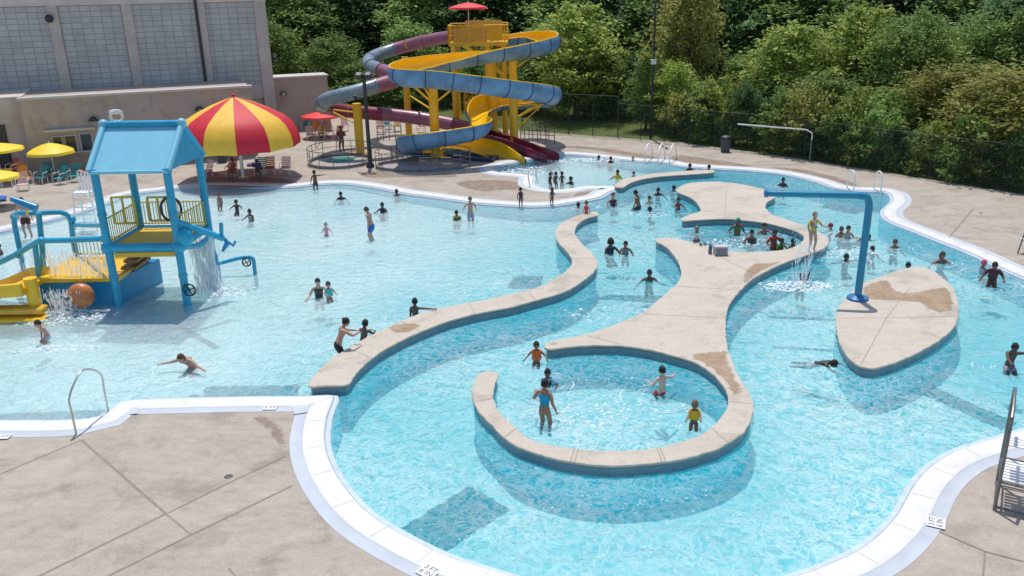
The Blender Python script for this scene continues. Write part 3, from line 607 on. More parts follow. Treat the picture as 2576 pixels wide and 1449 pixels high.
# ------------------------------------------------------------------ striped canopy
M_red=mat((.62,.012,.03),.6,.08,3); M_yel=mat((.86,.50,.045),.6,.08,3); M_red2=mat((.78,.03,.03),.5,.06,3); M_yumb=mat((.88,.62,.03),.55,.06,3)
p=P(612,447,ZD); r=thing('striped_canopy','large round canopy with red and yellow stripes on one white pole','canopy',p)
zt=HT(p,243); RR=3.45
prof=[(0,zt),(.5,zt-.15),(1.2,zt-.40),(2.0,zt-.76),(2.7,zt-1.14),(3.1,zt-1.50),(3.36,zt-2.0),(RR+.03,zt-2.45),(RR+.03,zt-2.78)]
q=p.copy(); q.z=p.z
NP_=12
for k in range(NP_):
    m_=MB(); a0=-PI/2+2*PI*(k-.5)/NP_; a1=-PI/2+2*PI*(k+.5)/NP_; S=6; vs=[]
    for i in range(S+1):
        a=a0+(a1-a0)*i/S
        for ii,(rr,zz) in enumerate(prof):
            sag=1-.025*math.sin(PI*i/S)*(ii>2); vs.append(q+Vector((rr*sag*math.cos(a),rr*sag*math.sin(a),zz-.04*math.sin(PI*i/S)*(ii>6)*-1)))
    K=len(prof); m_.add(vs,[(i*K+j,(i+1)*K+j,(i+1)*K+j+1,i*K+j+1) for i in range(S) for j in range(K-1)])
    o=m_.build('canopy_panel',M_yel if k%2==0 else M_red,r); o['label']='yellow canopy panel' if k%2==0 else 'red canopy panel'
MB().tube([p,p+v*zt],.10,12).build('pole',M_wh,r)
for k in range(8):
    a=PI/4*k; MB().tube([p+v*(zt-.25),p+Vector((1.9*math.cos(a),1.9*math.sin(a),zt-.9)),p+Vector(((RR-.25)*math.cos(a),(RR-.25)*math.sin(a),zt-2.05))],.03,6).build('rib',M_wh,r)
MB().lathe([(0,.05),(.3,.05),(.34,0)],16,0,p).build('base_plate',M_steel,r)
MB().ball(p+v*(zt+.05),.12).build('finial',M_red,r)
# ------------------------------------------------------------------ patio umbrellas
def umbrella(px,ybase,ytop,rad,m,label,slope=.28,n=8,dz=0,grp='patio umbrellas',base=None,nm='patio_umbrella'):
    p=P(px,ybase,ZD) if base is None else Vector(base); r=thing(nm,label,'umbrella',p,grp); zt=HT(p,ytop) if base is None else dz
    m_=MB(); K=5
    prof=[(0,zt),(rad*.35,zt-rad*slope*.25),(rad*.7,zt-rad*slope*.65),(rad*.96,zt-rad*slope*1.05),(rad,zt-rad*slope*1.2-.08)]
    vs=[];S=n*3
    for i in range(S):
        a=2*PI*i/S; sg=1-.05*abs(math.sin(n*a/2))**1
        for rr,zz in prof: vs.append(p+Vector((rr*sg*math.cos(a),rr*sg*math.sin(a),zz)))
    m_.add(vs,[(i*K+j,((i+1)%S)*K+j,((i+1)%S)*K+j+1,i*K+j+1) for i in range(S) for j in range(K-1)]); m_.build('canopy',m,r)
    MB().tube([p,p+v*(zt+.1)],.03,8).build('pole',M_wh,r); MB().lathe([(0,.12),(.2,.1),(.28,.02),(.28,0)],16,0,p).build('base',M_dsteel,r)
    for k in range(n):
        a=2*PI*k/n; MB().tube([p+v*(zt-.05),p+Vector((rad*.95*math.cos(a),rad*.95*math.sin(a),zt-rad*slope*1.08))],.014,5).build('rib',M_dsteel,r)
    return r
umbrella(140,446,359,1.35,M_yumb,'yellow patio umbrella in front of the serving windows',.35)
umbrella(8,456,360,1.5,M_yumb,'yellow patio umbrella cut by the left edge, upper one',.2)
umbrella(2,520,428,1.2,M_yumb,'low yellow patio umbrella at the left edge beside the orange chairs',.25)
umbrella(812,345,281,1.5,M_red2,'small red patio umbrella right of the striped canopy',.18)
M_och=mat((.80,.30,.03),.5,.1); M_teal=mat((.03,.26,.25),.5,.1); M_pink=mat((.72,.50,.46),.6,.1); M_yc=mat((.75,.5,.08),.5,.1); M_rc=mat((.55,.08,.05),.5,.1)
def chair(px,py,ang,m,label,kind='chair',grp='pool chairs'):
    p=P(px,py,ZD); r=thing('pool_chair',label,'chair',p,grp); q=Matrix.Rotation(R(ang),3,'Z'); T=lambda x,y,z:p+q@Vector((x,y,z))
    sd=1.2 if kind=='lounger' else .5; hz=.35
    for sx in(-.27,.27):
        for sy in(-.24,sd-.28): MB().tube([T(sx,sy,0),T(sx,sy,hz)],.022,6).build('leg',M_wh,r)
    m_=MB(); 
    for k in range(int(sd/.1)): m_.bar(T(-.27,-.22+.1*k,hz+.02),T(.27,-.22+.1*k,hz+.02),.08,.03)
    m_.build('seat',m,r,False); m_=MB()
    for k in range(6): m_.bar(T(-.27,-.26-.045*k,hz+.08+.1*k),T(.27,-.26-.045*k,hz+.08+.1*k),.03,.08)
    m_.build('backrest',m,r,False)
    for sx in(-.3,.3): MB().tube([T(sx,-.3,hz+.3),T(sx,.1,hz+.28),T(sx,.16,hz)],.02,6).build('armrest',M_wh,r)
    return r
CH=[(20,470,200,M_yc,'yellow chair nearest the left edge under the low umbrella'),(45,452,160,M_och,'orange chair under the yellow umbrellas at the left'),(68,462,220,M_och,'orange chair in front of another orange one at the left'),(30,440,150,M_rc,'dark red chair by the wall at the left edge'),
 (104,462,170,M_teal,'dark teal chair leftmost of the teal group'),(122,450,190,M_teal,'dark teal chair close to the umbrella pole'),(150,464,150,M_teal,'dark teal chair right of the umbrella pole'),(166,452,210,M_teal,'dark teal chair by the wall under the windows'),(188,458,180,M_teal,'dark teal chair at the right end of the teal group'),
 (680,438,185,M_rc,'red backed chair right of the canopy pole'),(719,438,180,M_pink,'pale pink sling chair right of the red one'),(583,444,175,M_rc,'red chair left of the canopy pole'),(655,440,175,M_teal,'dark chair between the canopy pole and the red chair'),
 (790,342,160,M_och,'orange chair under the small red umbrella'),(830,343,200,M_pink,'pink chair under the small red umbrella'),(808,350,180,M_yc,'yellow chair in front of the small red umbrella'),(868,330,190,M_pink,'pale chair behind the slide post'),(960,338,200,M_pink,'pale chair seen behind the black light pole')]
CH+=[(770,330,170,M_teal,'teal chair left of the small red umbrella'),(782,352,200,M_pink,'pale chair front left of the small red umbrella'),(850,352,160,M_rc,'red chair beside the slide railing'),(1000,330,180,M_yc,'yellow chair behind the slide near the tall column'),(1060,334,170,M_pink,'pale chair behind the maroon tube'),(975,326,200,M_teal,'teal chair behind the black light pole'),(520,446,150,M_pink,'pale pink chair at the left rim of the canopy shade'),(60,480,200,M_pink,'pale chair on the open deck at the far left')]
for c in CH: chair(*c)
for px,py,cl,l in ((1,505,(.05,.15,.5),'blue towel bundle lying on the deck at the left edge'),(530,442,(.55,.2,.25),'red towel heap on the deck under the canopy'),(515,438,(.75,.7,.65),'pale towel heap on the deck under the canopy'),(640,418,(.12,.08,.25),'dark purple bag on a chair under the canopy'),(210,440,(.6,.3,.25),'reddish towel pile near the teal chairs'),(240,438,(.7,.6,.55),'pale towel pile near the teal chairs')):
    q=P(px,py,ZD); m_=MB(); random.seed(px)
    for k in range(5): m_.ball((random.uniform(-.25,.25),random.uniform(-.15,.15),.08+.03*k),(.25,.18,.09),0,8)
    o=m_.build('towel_heap' if 'towel' in l else 'bag',mat(cl,.9,.2,5)); o.location=q; tag(o,l,'towel' if 'towel' in l else 'bag')
for px,py,l in ((560,408,'dark trash bin against the wall under the canopy'),(1824,382,'dark trash bin on the deck at the edge of the wood')):
    p=P(px,py,ZD); r=thing('trash_bin',l,'trash bin',p); MB().lathe([(0,0),(.28,0),(.33,.85),(.3,.85)],16,0,p).build('bin',mat((.07,.08,.09),.6,.1),r); MB().lathe([(.35,.85),(.33,.98),(.12,1.08),(0,1.08)],16,0,p).build('lid',M_black,r)
# ------------------------------------------------------------------ far light poles and fence
p=P(932,421,ZD); zt=HT(p,188); r=thing('light_pole','black light pole standing in front of the tube slide','light pole',p)
MB().tube([p,p+v*zt],[.13,.10],10).build('pole',M_black,r); MB().lathe([(0,.25),(.22,.25),(.26,0)],12,0,p).build('base',M_black,r)
for s_ in(-1,1):
    m_=MB(); m_.box(p+Vector((.28*s_,-.1,zt-.05)),(.34,.4,.3),0,Matrix.Rotation(R(25),3,'X'),.03); m_.build('lamp_head',M_black,r,False)
m_=MB(); m_.tube([p+Vector((-.55,0,zt-1.3)),p+Vector((.1,0,zt-1.3))],.05,6); m_.ball(p+Vector((-.6,0,zt-1.3)),.14); m_.build('camera_arm',M_black,r)
p=P(1640,352,ZD)+Vector((0,.6,0)); zt=HT(p,-60); r=thing('light_pole','thin black light pole at the fence in front of the trees','light pole',p)
MB().tube([p,p+v*zt],[.10,.07],10).build('pole',M_black,r); m_=MB(); m_.box(p+Vector((0,-.15,HT(p,155))),(.34,.2,.34),0,None,.03); m_.build('speaker',mat((.6,.6,.62),.5,.05),r,False); m_=MB(); m_.box(p+Vector((0,-.3,zt)),(.3,.8,.16),0,None,.03); m_.build('lamp_head',M_black,r,False)
p=Vector((0,50.6,0)); q=D(2046,348,p.y); r=thing('hoist_arm','long white horizontal arm with curved tip in front of the shrubs','pipe arm',(q.x,q.y,ZD))
z1=D(1856,312,p.y); z2=D(2030,327,p.y)
MB().tube(cr_spline([z1,(z1+z2)/2,z2,D(2043,335,p.y),D(2042,352,p.y)],.2),.04,8).build('arm',M_wh,r); MB().tube([D(2042,352,p.y),Vector((D(2042,352,p.y).x,p.y,ZD))],.04,6).build('post',M_dsteel,r)
def meshmat():
    m=bpy.data.materials.new('chain_link'); m.use_nodes=True; t=m.node_tree; N=t.nodes; L=t.links; N.clear(); out=N.new('ShaderNodeOutputMaterial')
    a=N.new('ShaderNodeBsdfTransparent'); b=N.new('ShaderNodeBsdfDiffuse'); b.inputs[0].default_value=(.03,.05,.035,1); x=N.new('ShaderNodeMixShader'); x.inputs[0].default_value=.30
    L.new(a.outputs[0],x.inputs[1]); L.new(b.outputs[0],x.inputs[2]); L.new(x.outputs[0],out.inputs[0]); return m
M_mesh=meshmat(); M_gfence=mat((.03,.045,.035),.5,.1)
def fence(name_label,a,b,h,n,pr=.035):
    a=Vector((a.x,a.y,ZD)); b=Vector((b.x,b.y,ZD)); r=thing('chain_link_fence',name_label,'fence',a)
    for k in range(n+1):
        p_=a.lerp(b,k/n); MB().tube([p_,p_+v*h],pr,6).build('post',M_gfence,r)
    MB().tube([a+v*h,b+v*h],pr*.6,6).build('top_rail',M_gfence,r); m_=MB(); m_.add([a+v*.03,b+v*.03,b+v*(h-.02),a+v*(h-.02)],[(0,1,2,3)]); m_.build('mesh_panel',M_mesh,r,False)
f0,f1,f2,f3,f4=[Vector(p) for p in deck_out[9:4:-1]]
f0+=Vector((0,-.1,0))
fence('tall dark chain-link fence behind the slide tower',Vector((-7,69.5,0)),f0,2.9,3)
fence('tall dark chain-link fence right of the slide, before the grass strip',f0,f1.lerp(f2,.3),2.9,4)
fence('dark chain-link fence along the shrubs by the light pole',f1.lerp(f2,.3),f3,2.4,6,.02)
fence('dark chain-link fence along the shrubs at the right side',f3,Vector(deck_out[4])+Vector((.1,-.1,0)),2.4,6,.02)
fence('dark chain-link fence at the far right of the deck',Vector(deck_out[4])+Vector((.1,-.1,0)),Vector(deck_out[3]),2.4,4,.02)
# ------------------------------------------------------------------ slide tower
M_ty=mat((.80,.47,.02),.4,.10,2); M_tyd=mat((.66,.40,.03),.5,.15,2)
YT0,YT1=59.8,63.6; xa=D(1128,100,YT0).x; xb=D(1278,100,YT0).x; zf=D(1200,112,YT0).z
tw=thing('slide_tower','tall yellow slide tower with railed top platform','slide tower',((xa+xb)/2,(YT0+YT1)/2,ZD))
def bld(m_,n,m,sm=True): return m_.build(n,m,tw,sm)
for x in(xa+.3,(xa+xb)/2+.6,xb-.3):
    for y in(YT0+.2,YT1-.2):
        bld(MB().tube([(x,y,ZD),(x,y,zf)],.2,12),'post',M_ty)
bld(MB().box(((xa+xb)/2,(YT0+YT1)/2,zf),(xb-xa,YT1-YT0,.22)),'platform',M_tyd,False)
def railing(a,b,h,n,m,parent,nm='railing'):
    a=Vector(a);b=Vector(b); m_=MB(); m_.tube([a+v*h,b+v*h],.035,6); m_.tube([a+v*.12,b+v*.12],.03,6); m_.tube([a+v*h*.5,b+v*h*.5],.02,6)
    for k in range(n+1):
        q_=a.lerp(b,k/n); m_.tube([q_,q_+v*h],.04 if k%4==0 else .017,5)
    return m_.build(nm,m,parent)
HR=1.25
for a,b,n in (((xa,YT0,zf),(xb,YT0,zf),34),((xa,YT1,zf),(xb,YT1,zf),30),((xa,YT0,zf),(xa,YT1,zf),24),((xb,YT0+1.6,zf),(xb,YT1,zf),14)): railing(a,b,HR,n,M_ty,tw)
m_=MB(); m_.box(((xa+xb)/2-.55,YT0+.06,zf+.62),(2.3,.04,.9)); bld(m_,'safety_panel',mat((.62,.36,.12),.6,.12,3),False)
m_=MB(); m_.box((xb-.9,YT0+.06,zf+.75),(1.0,.05,1.0)); bld(m_,'sign_board',M_ty,False)
m_=MB(); m_.box(((xa+xb)/2+.3,YT1-.3,zf+.9),(2.6,.04,1.1)); bld(m_,'rear_panel',mat((.6,.38,.10),.6,.12,3),False)
# zigzag stairs inside/behind the tower
zz=zf; lvl=0; pts=[]
n_f=3; dzz=(zf-ZD)/n_f
for k in range(n_f):
    z0=ZD+dzz*k; z1=z0+dzz; ya=YT0+.6+(k%2)*1.5; x0_,x1_=(xb-.2,xa+.9) if k%2==0 else (xa+.9,xb-.2)
    m_=MB(); S=11
    for s_ in range(S):
        t=(s_+.5)/S; m_.box((x0_+(x1_-x0_)*t,ya,z0+dzz*(s_+1)/S),(.34,1.1,.05))
    bld(m_,'stair_treads',M_tyd,False)
    for yy in(ya-.57,ya+.57):
        m_=MB(); m_.bar((x0_,yy,z0+.05),(x1_,yy,z1+.05),.05,.26); bld(m_,'stringer',M_ty,False)
        m_=MB(); m_.tube([(x0_,yy,z0+1.1),(x1_,yy,z1+1.1)],.035,6)
        for s_ in range(7): t=s_/6; m_.tube([(x0_+(x1_-x0_)*t,yy,z0+dzz*t),(x0_+(x1_-x0_)*t,yy,z0+dzz*t+1.1)],.02,5)
        bld(m_,'stair_railing',M_ty)
umbrella(0,0,0,1.36,M_red2,'red umbrella on top of the slide tower',.22,grp=None,base=((D(1180,90,61).x),61.,zf+.1),dz=D(1180,6,61).z-zf-.1)
# ------------------------------------------------------------------ flumes
M_fblue=mat((.13,.27,.43),.42,.38,.9); M_fyel=mat((.90,.55,.015),.3,.06,1.5); M_fseam=mat((.03,.07,.17),.5,.1)
M_tpur=mat((.30,.11,.17),.32,.2,1.5); M_tgrey=mat((.20,.26,.30),.30,.25,1.5); M_tmar=mat((.24,.03,.055),.35,.15,2)
def flume(path,rad,parent,arc=(-100,100),mo=None,mi=None,seam=1.5,nn=14,name='flume',bank=0):
    """half pipe swept along (x,y,Y,bank,wall_left,wall_right) px waypoints"""
    pts=[]; bk=[]
    w_=[Vector(D(a[0],a[1],a[2])) for a in path]; n=len(w_); step=.28
    for i in range(n-1):
        A=w_[max(i-1,0)];B=w_[i];Cc=w_[i+1];Dd=w_[min(i+2,n-1)]; k=max(2,int((Cc-B).length/step))
        for j in range(k+(i==n-2)):
            t=j/k; pts.append(.5*((2*B)+(Cc-A)*t+(2*A-5*B+4*Cc-Dd)*t*t+(3*B-A-3*Cc+Dd)*t**3)); bk.append(path[i][3]*(1-t)+path[i+1][3]*t)
    O=[];I=[]; s=0; mo_=MB(); mi_=MB(); ms_=MB(); NA=nn; last=-9
    for i,p_ in enumerate(pts):
        t=(pts[min(i+1,len(pts)-1)]-pts[max(i-1,0)]); t.normalize(); sd=t.cross(v).normalized(); q_=Quaternion(t,R(bk[i])); sd=q_@sd; up=sd.cross(t)
        for k in range(NA+1):
            a=R(arc[0]+(arc[1]-arc[0])*k/NA); d=sd*math.sin(a)-up*math.cos(a)
            O.append(p_+d*rad); I.append(p_+d*(rad-.05))
        if i: s+=(p_-pts[i-1]).length
        if s-last>seam:
            last=s; ring_=[p_+ (sd*math.sin(R(arc[0]+(arc[1]-arc[0])*k/NA))-up*math.cos(R(arc[0]+(arc[1]-arc[0])*k/NA)))*(rad+.02) for k in range(NA+1)]; ms_.tube(ring_,.03,5)
    n=len(pts); W=NA+1
    fs=[(i*W+k,i*W+k+1,(i+1)*W+k+1,(i+1)*W+k) for i in range(n-1) for k in range(NA)]
    mo_.add(O,fs); mi_.add(I,[f[::-1] for f in fs]);
    for e in(0,NA): mi_.tube([(O[i*W+e]+I[i*W+e])/2 for i in range(n)],.045,6)
    mo_.build(name+'_shell',mo,parent); mi_.build(name+'_lining',mi,parent); ms_.build('seam_flange',M_fseam,parent)
    return pts
sl_=thing('open_slide','open spiral slide, blue outside and yellow inside','water slide',(0,54,ZD))
fp=[(1258,100,61.2,0),(1290,94,62.4,5),(1335,90,62.6,15),(1368,93,61.4,25),(1384,103,59.6,30),(1358,114,57.9,28),(1300,124,56.6,20),(1225,132,55.7,4),(1150,145,55.0,-14),(1080,157,54.6,-26),(1035,165,54.0,-26),(1008,175,53.0,-24),(1006,185,51.9,-26),(1035,190,51.3,-28),(1100,194,51.3,-28),(1180,204,51.6,-28),(1270,216,52.4,-28),(1340,226,53.5,-30),(1378,234,54.9,-32),(1384,241,56.4,-32),(1350,246,57.8,-30),(1290,250,58.4,-30),(1240,254,58.0,-36),(1208,268,56.8,-40),(1200,288,55.2,-20),(1212,305,53.9,6),(1198,322,52.8,20),(1140,336,52.0,24),(1080,345,51.7,24),(1042,352,51.9,26),(1025,360,53.0,28),(1045,364,54.5,20),(1100,362,55.2,15),(1160,362,54.9,22),(1205,368,54.3,32),(1245,380,53.5,34),(1275,398,52.6,28),(1300,412,51.8,10)]
flume(fp,.70,sl_,(-96,96),M_fblue,M_fyel)
ts_=thing('tube_slide','enclosed purple and grey tube slide wrapping round the tower','water slide',(-10,58,ZD))
tp_=[(1150,88,63),(1132,93,63.5),(1095,99,64.5),(1057,107,65.2),(1010,119,65.4),(971,131,65),(940,143,64),(926,155,62.8),(934,166,61.4),(955,175,60.2),(983,184,58.9),(1002,192,57.6),(992,202,56.4),(965,211,55.8),(930,221,55.2),(873,237,54.7),(828,249,54.8),(808,260,55.8),(820,270,57.2),(860,278,58.4),(935,285,59.1),(1000,291,59.4),(1057,298,59.4),(1118,309,58.9),(1164,319,58.3),(1215,333,57.2)]
w_=[D(*a) for a in tp_]; tpts=cr_spline(w_,.3); segs=[0]; acc=0
lens=[0]
for a,b in zip(tpts,tpts[1:]): lens.append(lens[-1]+(b-a).length)
ncol=[(0,'p'),(.10,'p'),(.17,'g'),(.235,'g'),(.30,'g'),(.345,'p'),(.40,'p'),(.455,'p'),(.50,'g'),(.56,'g'),(.61,'g'),(.66,'m'),(.72,'m'),(.79,'p'),(.86,'p'),(.93,'m'),(1.01,'m')]
for (a,c),(b,_) in zip(ncol,ncol[1:]):
    idx=[i for i,l in enumerate(lens) if a*lens[-1]-.31<=l<=b*lens[-1]+.01]
    if len(idx)<2: continue
    pp=[tpts[i] for i in idx]; o=MB().tube(pp,.46,16,cap=False).build('tube_section',{'p':M_tpur,'g':M_tgrey,'m':M_tmar}[c],ts_); o['label']={'p':'purple tube section','g':'grey tube section','m':'maroon tube section'}[c]
    d=(pp[1]-pp[0]).normalized(); MB().tube([pp[0]-d*.04,pp[0]+d*.05],.51,16).build('joint_collar',M_tpur if c!='g' else M_tgrey,ts_)
ex=[(1205,330,57.5,0),(1240,344,56.8,0),(1285,357,55.8,0),(1325,372,54.6,0),(1362,386,53.4,0),(1390,397,52.5,0)]
flume(ex,.55,ts_,(-112,112),M_tmar,M_tmar,1.4,14,'exit_trough')
# supports: yellow columns and brackets
M_nav=mat((.02,.04,.09),.6,.1)
def column(px,py,ztop,r_=.24,Yo=None,label=None):
    p_=P(px,py,ZD) if Yo is None else Vector((D(px,py,Yo).x,Yo,ZD)); t=thing('slide_column',label,'slide column',p_,'yellow columns holding the slides')
    MB().tube([p_,p_+v*(ztop-ZD)],r_,14).build('column',M_ty,t); MB().lathe([(0,.08),(r_+.15,.08),(r_+.18,0)],16,0,p_).build('foot_plate',M_tyd,t); return t,p_
def arm(t,a,b,r_=.06): MB().tube([Vector(a),Vector(b)],r_,6).build('bracket_arm',M_ty,t)
t,p_=column(907,386,D(905,258,56.6).z,.29,None,'yellow column under the left bend of the tube slide'); z_=D(905,262,56.6).z
arm(t,p_+v*(z_-.6),tpts[0]*0+D(840,276,56.5)); arm(t,p_+v*(z_-1.4),D(838,282,56.9)); arm(t,p_+v*(z_-.3),D(870,262,55))
t,p_=column(1030,352,D(1024,140,62).z,.24,61.0,'tall yellow column left of the tower between tube and flume'); arm(t,p_+v*6.9,D(1024,122,65.2)); arm(t,p_+v*5.2,D(960,178,60.0)); arm(t,p_+v*3.3,D(1080,272,58))
t,p_=column(1097,392,D(1100,222,53.5).z,.30,53.6,'yellow column under the front loop, left of the tower stairs'); 
for q_ in ((1030,208,52.0),(1060,206,51.6),(1150,214,51.7),(1080,180,54.6)): arm(t,p_+v*(D(1097,262,53.6).z-ZD),D(*q_))
t,p_=column(1240,352,D(1240,152,57.5).z,.36,58.6,'thick yellow column right of the tower'); arm(t,p_+v*4.2,D(1180,190,56.5)); arm(t,p_+v*5.4,D(1225,148,56.2))
t,p_=column(1293,352,D(1291,142,56.8).z,.28,56.6,'yellow column under the right bend of the flume')
for q_ in ((1372,118,58.5),(1375,255,55.4),(1370,252,57)): arm(t,p_+v*(D(1293,175 if q_[1]<200 else 300,56.6).z-ZD),D(*q_),.07)
arm(t,p_+v*(D(1293,268,56.6).z-ZD),D(1350,262,55.5),.05); arm(t,p_+v*(D(1293,330,56.6).z-ZD),D(1365,262,56.2),.05)
t,p_=column(1105,404,D(1105,372,54.6).z,.30,54.6,'short yellow pedestal under the last bend of the flume'); arm(t,p_+v*.4,D(1150,380,54.9),.12); arm(t,p_+v*.3,D(1058,380,54.2),.12)
t,p_=column(1190,395,D(1190,345,56).z,.22,56.6,'short yellow column beside the maroon tube')
# landing block under the yellow exit
m_=MB(); a=P(1150,404,ZD); b=P(1240,420,ZD); c_=D(1135,380,54.2); d_=D(1240,393,52.9)
u_=Vector((.35,1.2,0)); 
A1=Vector((c_.x,c_.y-.7,ZD)); B1=Vector((d_.x,d_.y-.7,ZD)); zt1=c_.z-.35; zt2=d_.z-.45
vs=[A1,B1,B1+u_,A1+u_,A1+v*max(.2,zt1-ZD),B1+v*max(.2,zt2-ZD),B1+u_+v*max(.2,zt2-ZD),A1+u_+v*max(.2,zt1-ZD)]
m_.add(vs,[(3,2,1,0),(4,5,6,7),(0,1,5,4),(1,2,6,5),(2,3,7,6),(3,0,4,7)]); o=m_.build('slide_plinth',M_nav,None,False); tag(o,'dark plinth under the yellow slide exit','plinth')
# round queue enclosures
M_qr=mat((.19,.19,.20),.6,.2,3)
def enclosure(px,py,rx,ry,label,n=18):
    c=P(px,py,ZD); r=thing('round_enclosure',label,'enclosure',c); el=[c+Vector((rx*math.cos(2*PI*k/40),ry*math.sin(2*PI*k/40),0)) for k in range(40)]
    m_=MB(); ring(m_,el,[(-.14,0.02),(-.14,.28),(.0,.28),(0,.02)]); m_.build('curb',M_qr,r)
    m_=MB(); m_.tube([q_+v*1.0 for q_ in el],.024,5,closed=True); m_.tube([q_+v*.62 for q_ in el],.018,5,closed=True); m_.build('hand_rail',M_dsteel,r)
    for k in range(0,40,3): MB().tube([el[k],el[k]+v*1.0],.024,5).build('rail_post',M_dsteel,r)
    m_=MB(); m_.lathe([(0,.0),(rx-.2,.0)],40,0,c+v*.012); m_.build('pad',mat((.36,.33,.31),.8,.2,2),r,False); return r
enclosure(857,408,2.0,2.3,'left round railed enclosure with a teal mat below the tube slide')
enclosure(1065,418,2.9,1.9,'large round railed enclosure in front of the flume pedestal')
p=P(856,402,ZD+.02); m_=MB(); m_.lathe([(0,.05),(.85,.04),(.9,0)],24); o=m_.build('teal_mat',mat((.0,.25,.19),.5,.15,3)); o.location=p; tag(o,'round teal mat inside the left railed enclosure','mat')
for a,b_,l in (((795,372),(830,330),'steel railing left of the slide column'),((950,352),(1010,352),'steel railing behind the black light pole'),((1310,356),(1395,362),'steel railing beside the maroon slide exit'),((1300,346),(1380,349),'steel railing behind the maroon slide exit'),((985,410),(1040,404),'steel railing between the two round enclosures')):
    p0,p1=P(*a,ZD),P(*b_,ZD); r=thing('deck_railing',l,'railing',p0,'steel railings around the slides')
    n=4; 
    for k in range(n+1): q_=p0.lerp(p1,k/n); MB().tube([q_,q_+v*1.0],.03,6).build('post',M_dsteel,r)
    for h_ in(1.,.55): MB().tube([p0+v*h_,p1+v*h_],.028,6).build('rail',M_dsteel,r)
#PART3
# ------------------------------------------------------------------ playhouse
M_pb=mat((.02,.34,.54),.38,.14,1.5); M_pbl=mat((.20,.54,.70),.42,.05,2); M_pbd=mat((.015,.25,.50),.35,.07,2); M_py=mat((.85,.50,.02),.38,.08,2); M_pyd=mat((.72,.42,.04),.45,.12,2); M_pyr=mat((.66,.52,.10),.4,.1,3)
ph=thing('water_playhouse','blue framed water playhouse with sloped roof and yellow decks','water playground',(-12.6,29.2,0))
def pb(m_,n,m,sm=True): return m_.build(n,m,ph,sm)
def pl(px,py,Y): return D(px,py,Y)
F0=Vector((-13.86,28.0,0)); F1=Vector((-11.42,27.95,0)); B0=Vector((-13.75,30.5,0)); B1=Vector((-11.22,30.45,0)); ze=4.82; zr=6.08
for a in(F0,F1,B0,B1):
    pb(MB().tube([a-v*1.0,a+v*ze],.135,12),'post',M_pb); pb(MB().tube([a+v*(ze-.1),a+v*(ze+.04)],.165,12),'post_cap',M_pb)
    pb(MB().tube([a-v*1.0,a-v*.0+v*.02],.16,12),'foot_sleeve',M_pb)
for a in(F0,F1,B0,B1):
    for h_ in(1.1,3.3): pb(MB().tube([a+v*(h_-.05),a+v*(h_+.05)],.155,12),'flange',M_pb)
R0=(F0+B0)/2+v*zr+Vector((-.12,.12,0)); R1=(F1+B1)/2+v*zr+Vector((.1,.12,0))
e=Vector((.0,0,0)); F0e=F0+v*ze+Vector((-.1,-.16,-.02)); F1e=F1+v*ze+Vector((.1,-.16,-.02)); B0e=B0+v*ze+Vector((-.1,.2,-.02)); B1e=B1+v*ze+Vector((.1,.2,-.02))
def slab(a,b,c,d,th):
    n=(b-a).cross(d-a).normalized(); m_=MB(); vs=[q for q in(a,b,c,d)]+[q-n*th for q in(a,b,c,d)]
    m_.add(vs,[(0,1,2,3),(7,6,5,4),(0,4,5,1),(1,5,6,2),(2,6,7,3),(3,7,4,0)]); return m_
pb(slab(F0e,F1e,R1,R0,.06),'roof_panel',M_pbl,False); pb(slab(B1e,B0e,R0,R1,.06),'roof_panel',M_pbl,False)
for a,b in((R0,R1),): pb(MB().tube([a+v*.05,b+v*.05],.12,10),'ridge_pipe',M_pb); 
for a in(R0,R1): pb(MB().ball(a+v*.06,.17),'ridge_elbow',M_pbl)
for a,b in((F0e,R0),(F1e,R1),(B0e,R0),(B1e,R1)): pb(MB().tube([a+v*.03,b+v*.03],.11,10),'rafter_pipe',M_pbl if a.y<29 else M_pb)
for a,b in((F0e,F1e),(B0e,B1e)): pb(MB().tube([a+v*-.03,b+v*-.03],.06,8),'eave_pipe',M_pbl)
for a,b,c in((F1e,B1e,R1),(F0e,B0e,R0)):
    m_=MB(); m_.add([a,b,c,a+Vector((.04,0,0)),b+Vector((.04,0,0)),c+Vector((.04,0,0))],[(0,1,2),(5,4,3),(0,3,4,1),(1,4,5,2),(2,5,3,0)]); pb(m_,'gable_panel',M_pb,False)
# upper platform
zp=2.12
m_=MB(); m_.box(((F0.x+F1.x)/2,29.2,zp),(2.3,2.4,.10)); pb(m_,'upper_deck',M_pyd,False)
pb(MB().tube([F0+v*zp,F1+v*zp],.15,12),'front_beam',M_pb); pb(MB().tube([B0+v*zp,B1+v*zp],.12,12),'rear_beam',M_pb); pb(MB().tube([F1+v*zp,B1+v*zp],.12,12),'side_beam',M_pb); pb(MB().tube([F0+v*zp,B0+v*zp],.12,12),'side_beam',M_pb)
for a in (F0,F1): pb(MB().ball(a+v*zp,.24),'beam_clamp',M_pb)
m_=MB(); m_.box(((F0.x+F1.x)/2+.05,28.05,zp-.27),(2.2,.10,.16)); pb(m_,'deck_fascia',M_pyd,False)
def prail(a,b,n,h=.95): 
    m_=MB(); m_.tube([a+v*h,b+v*h],.03,6); m_.tube([a+v*.15,b+v*.15],.03,6)
    for k in range(n+1): q_=a.lerp(b,k/n); m_.tube([q_+v*.1,q_+v*h],.017,5)
    pb(m_,'railing',M_pyr)
zz=Vector((0,0,zp+.05))
prail(B0+zz,B1+zz,22); prail(F1+zz+Vector((-.05,.1,0)),B1+zz,16); prail(F0+zz+Vector((.05,.15,0)),B0+zz,16)
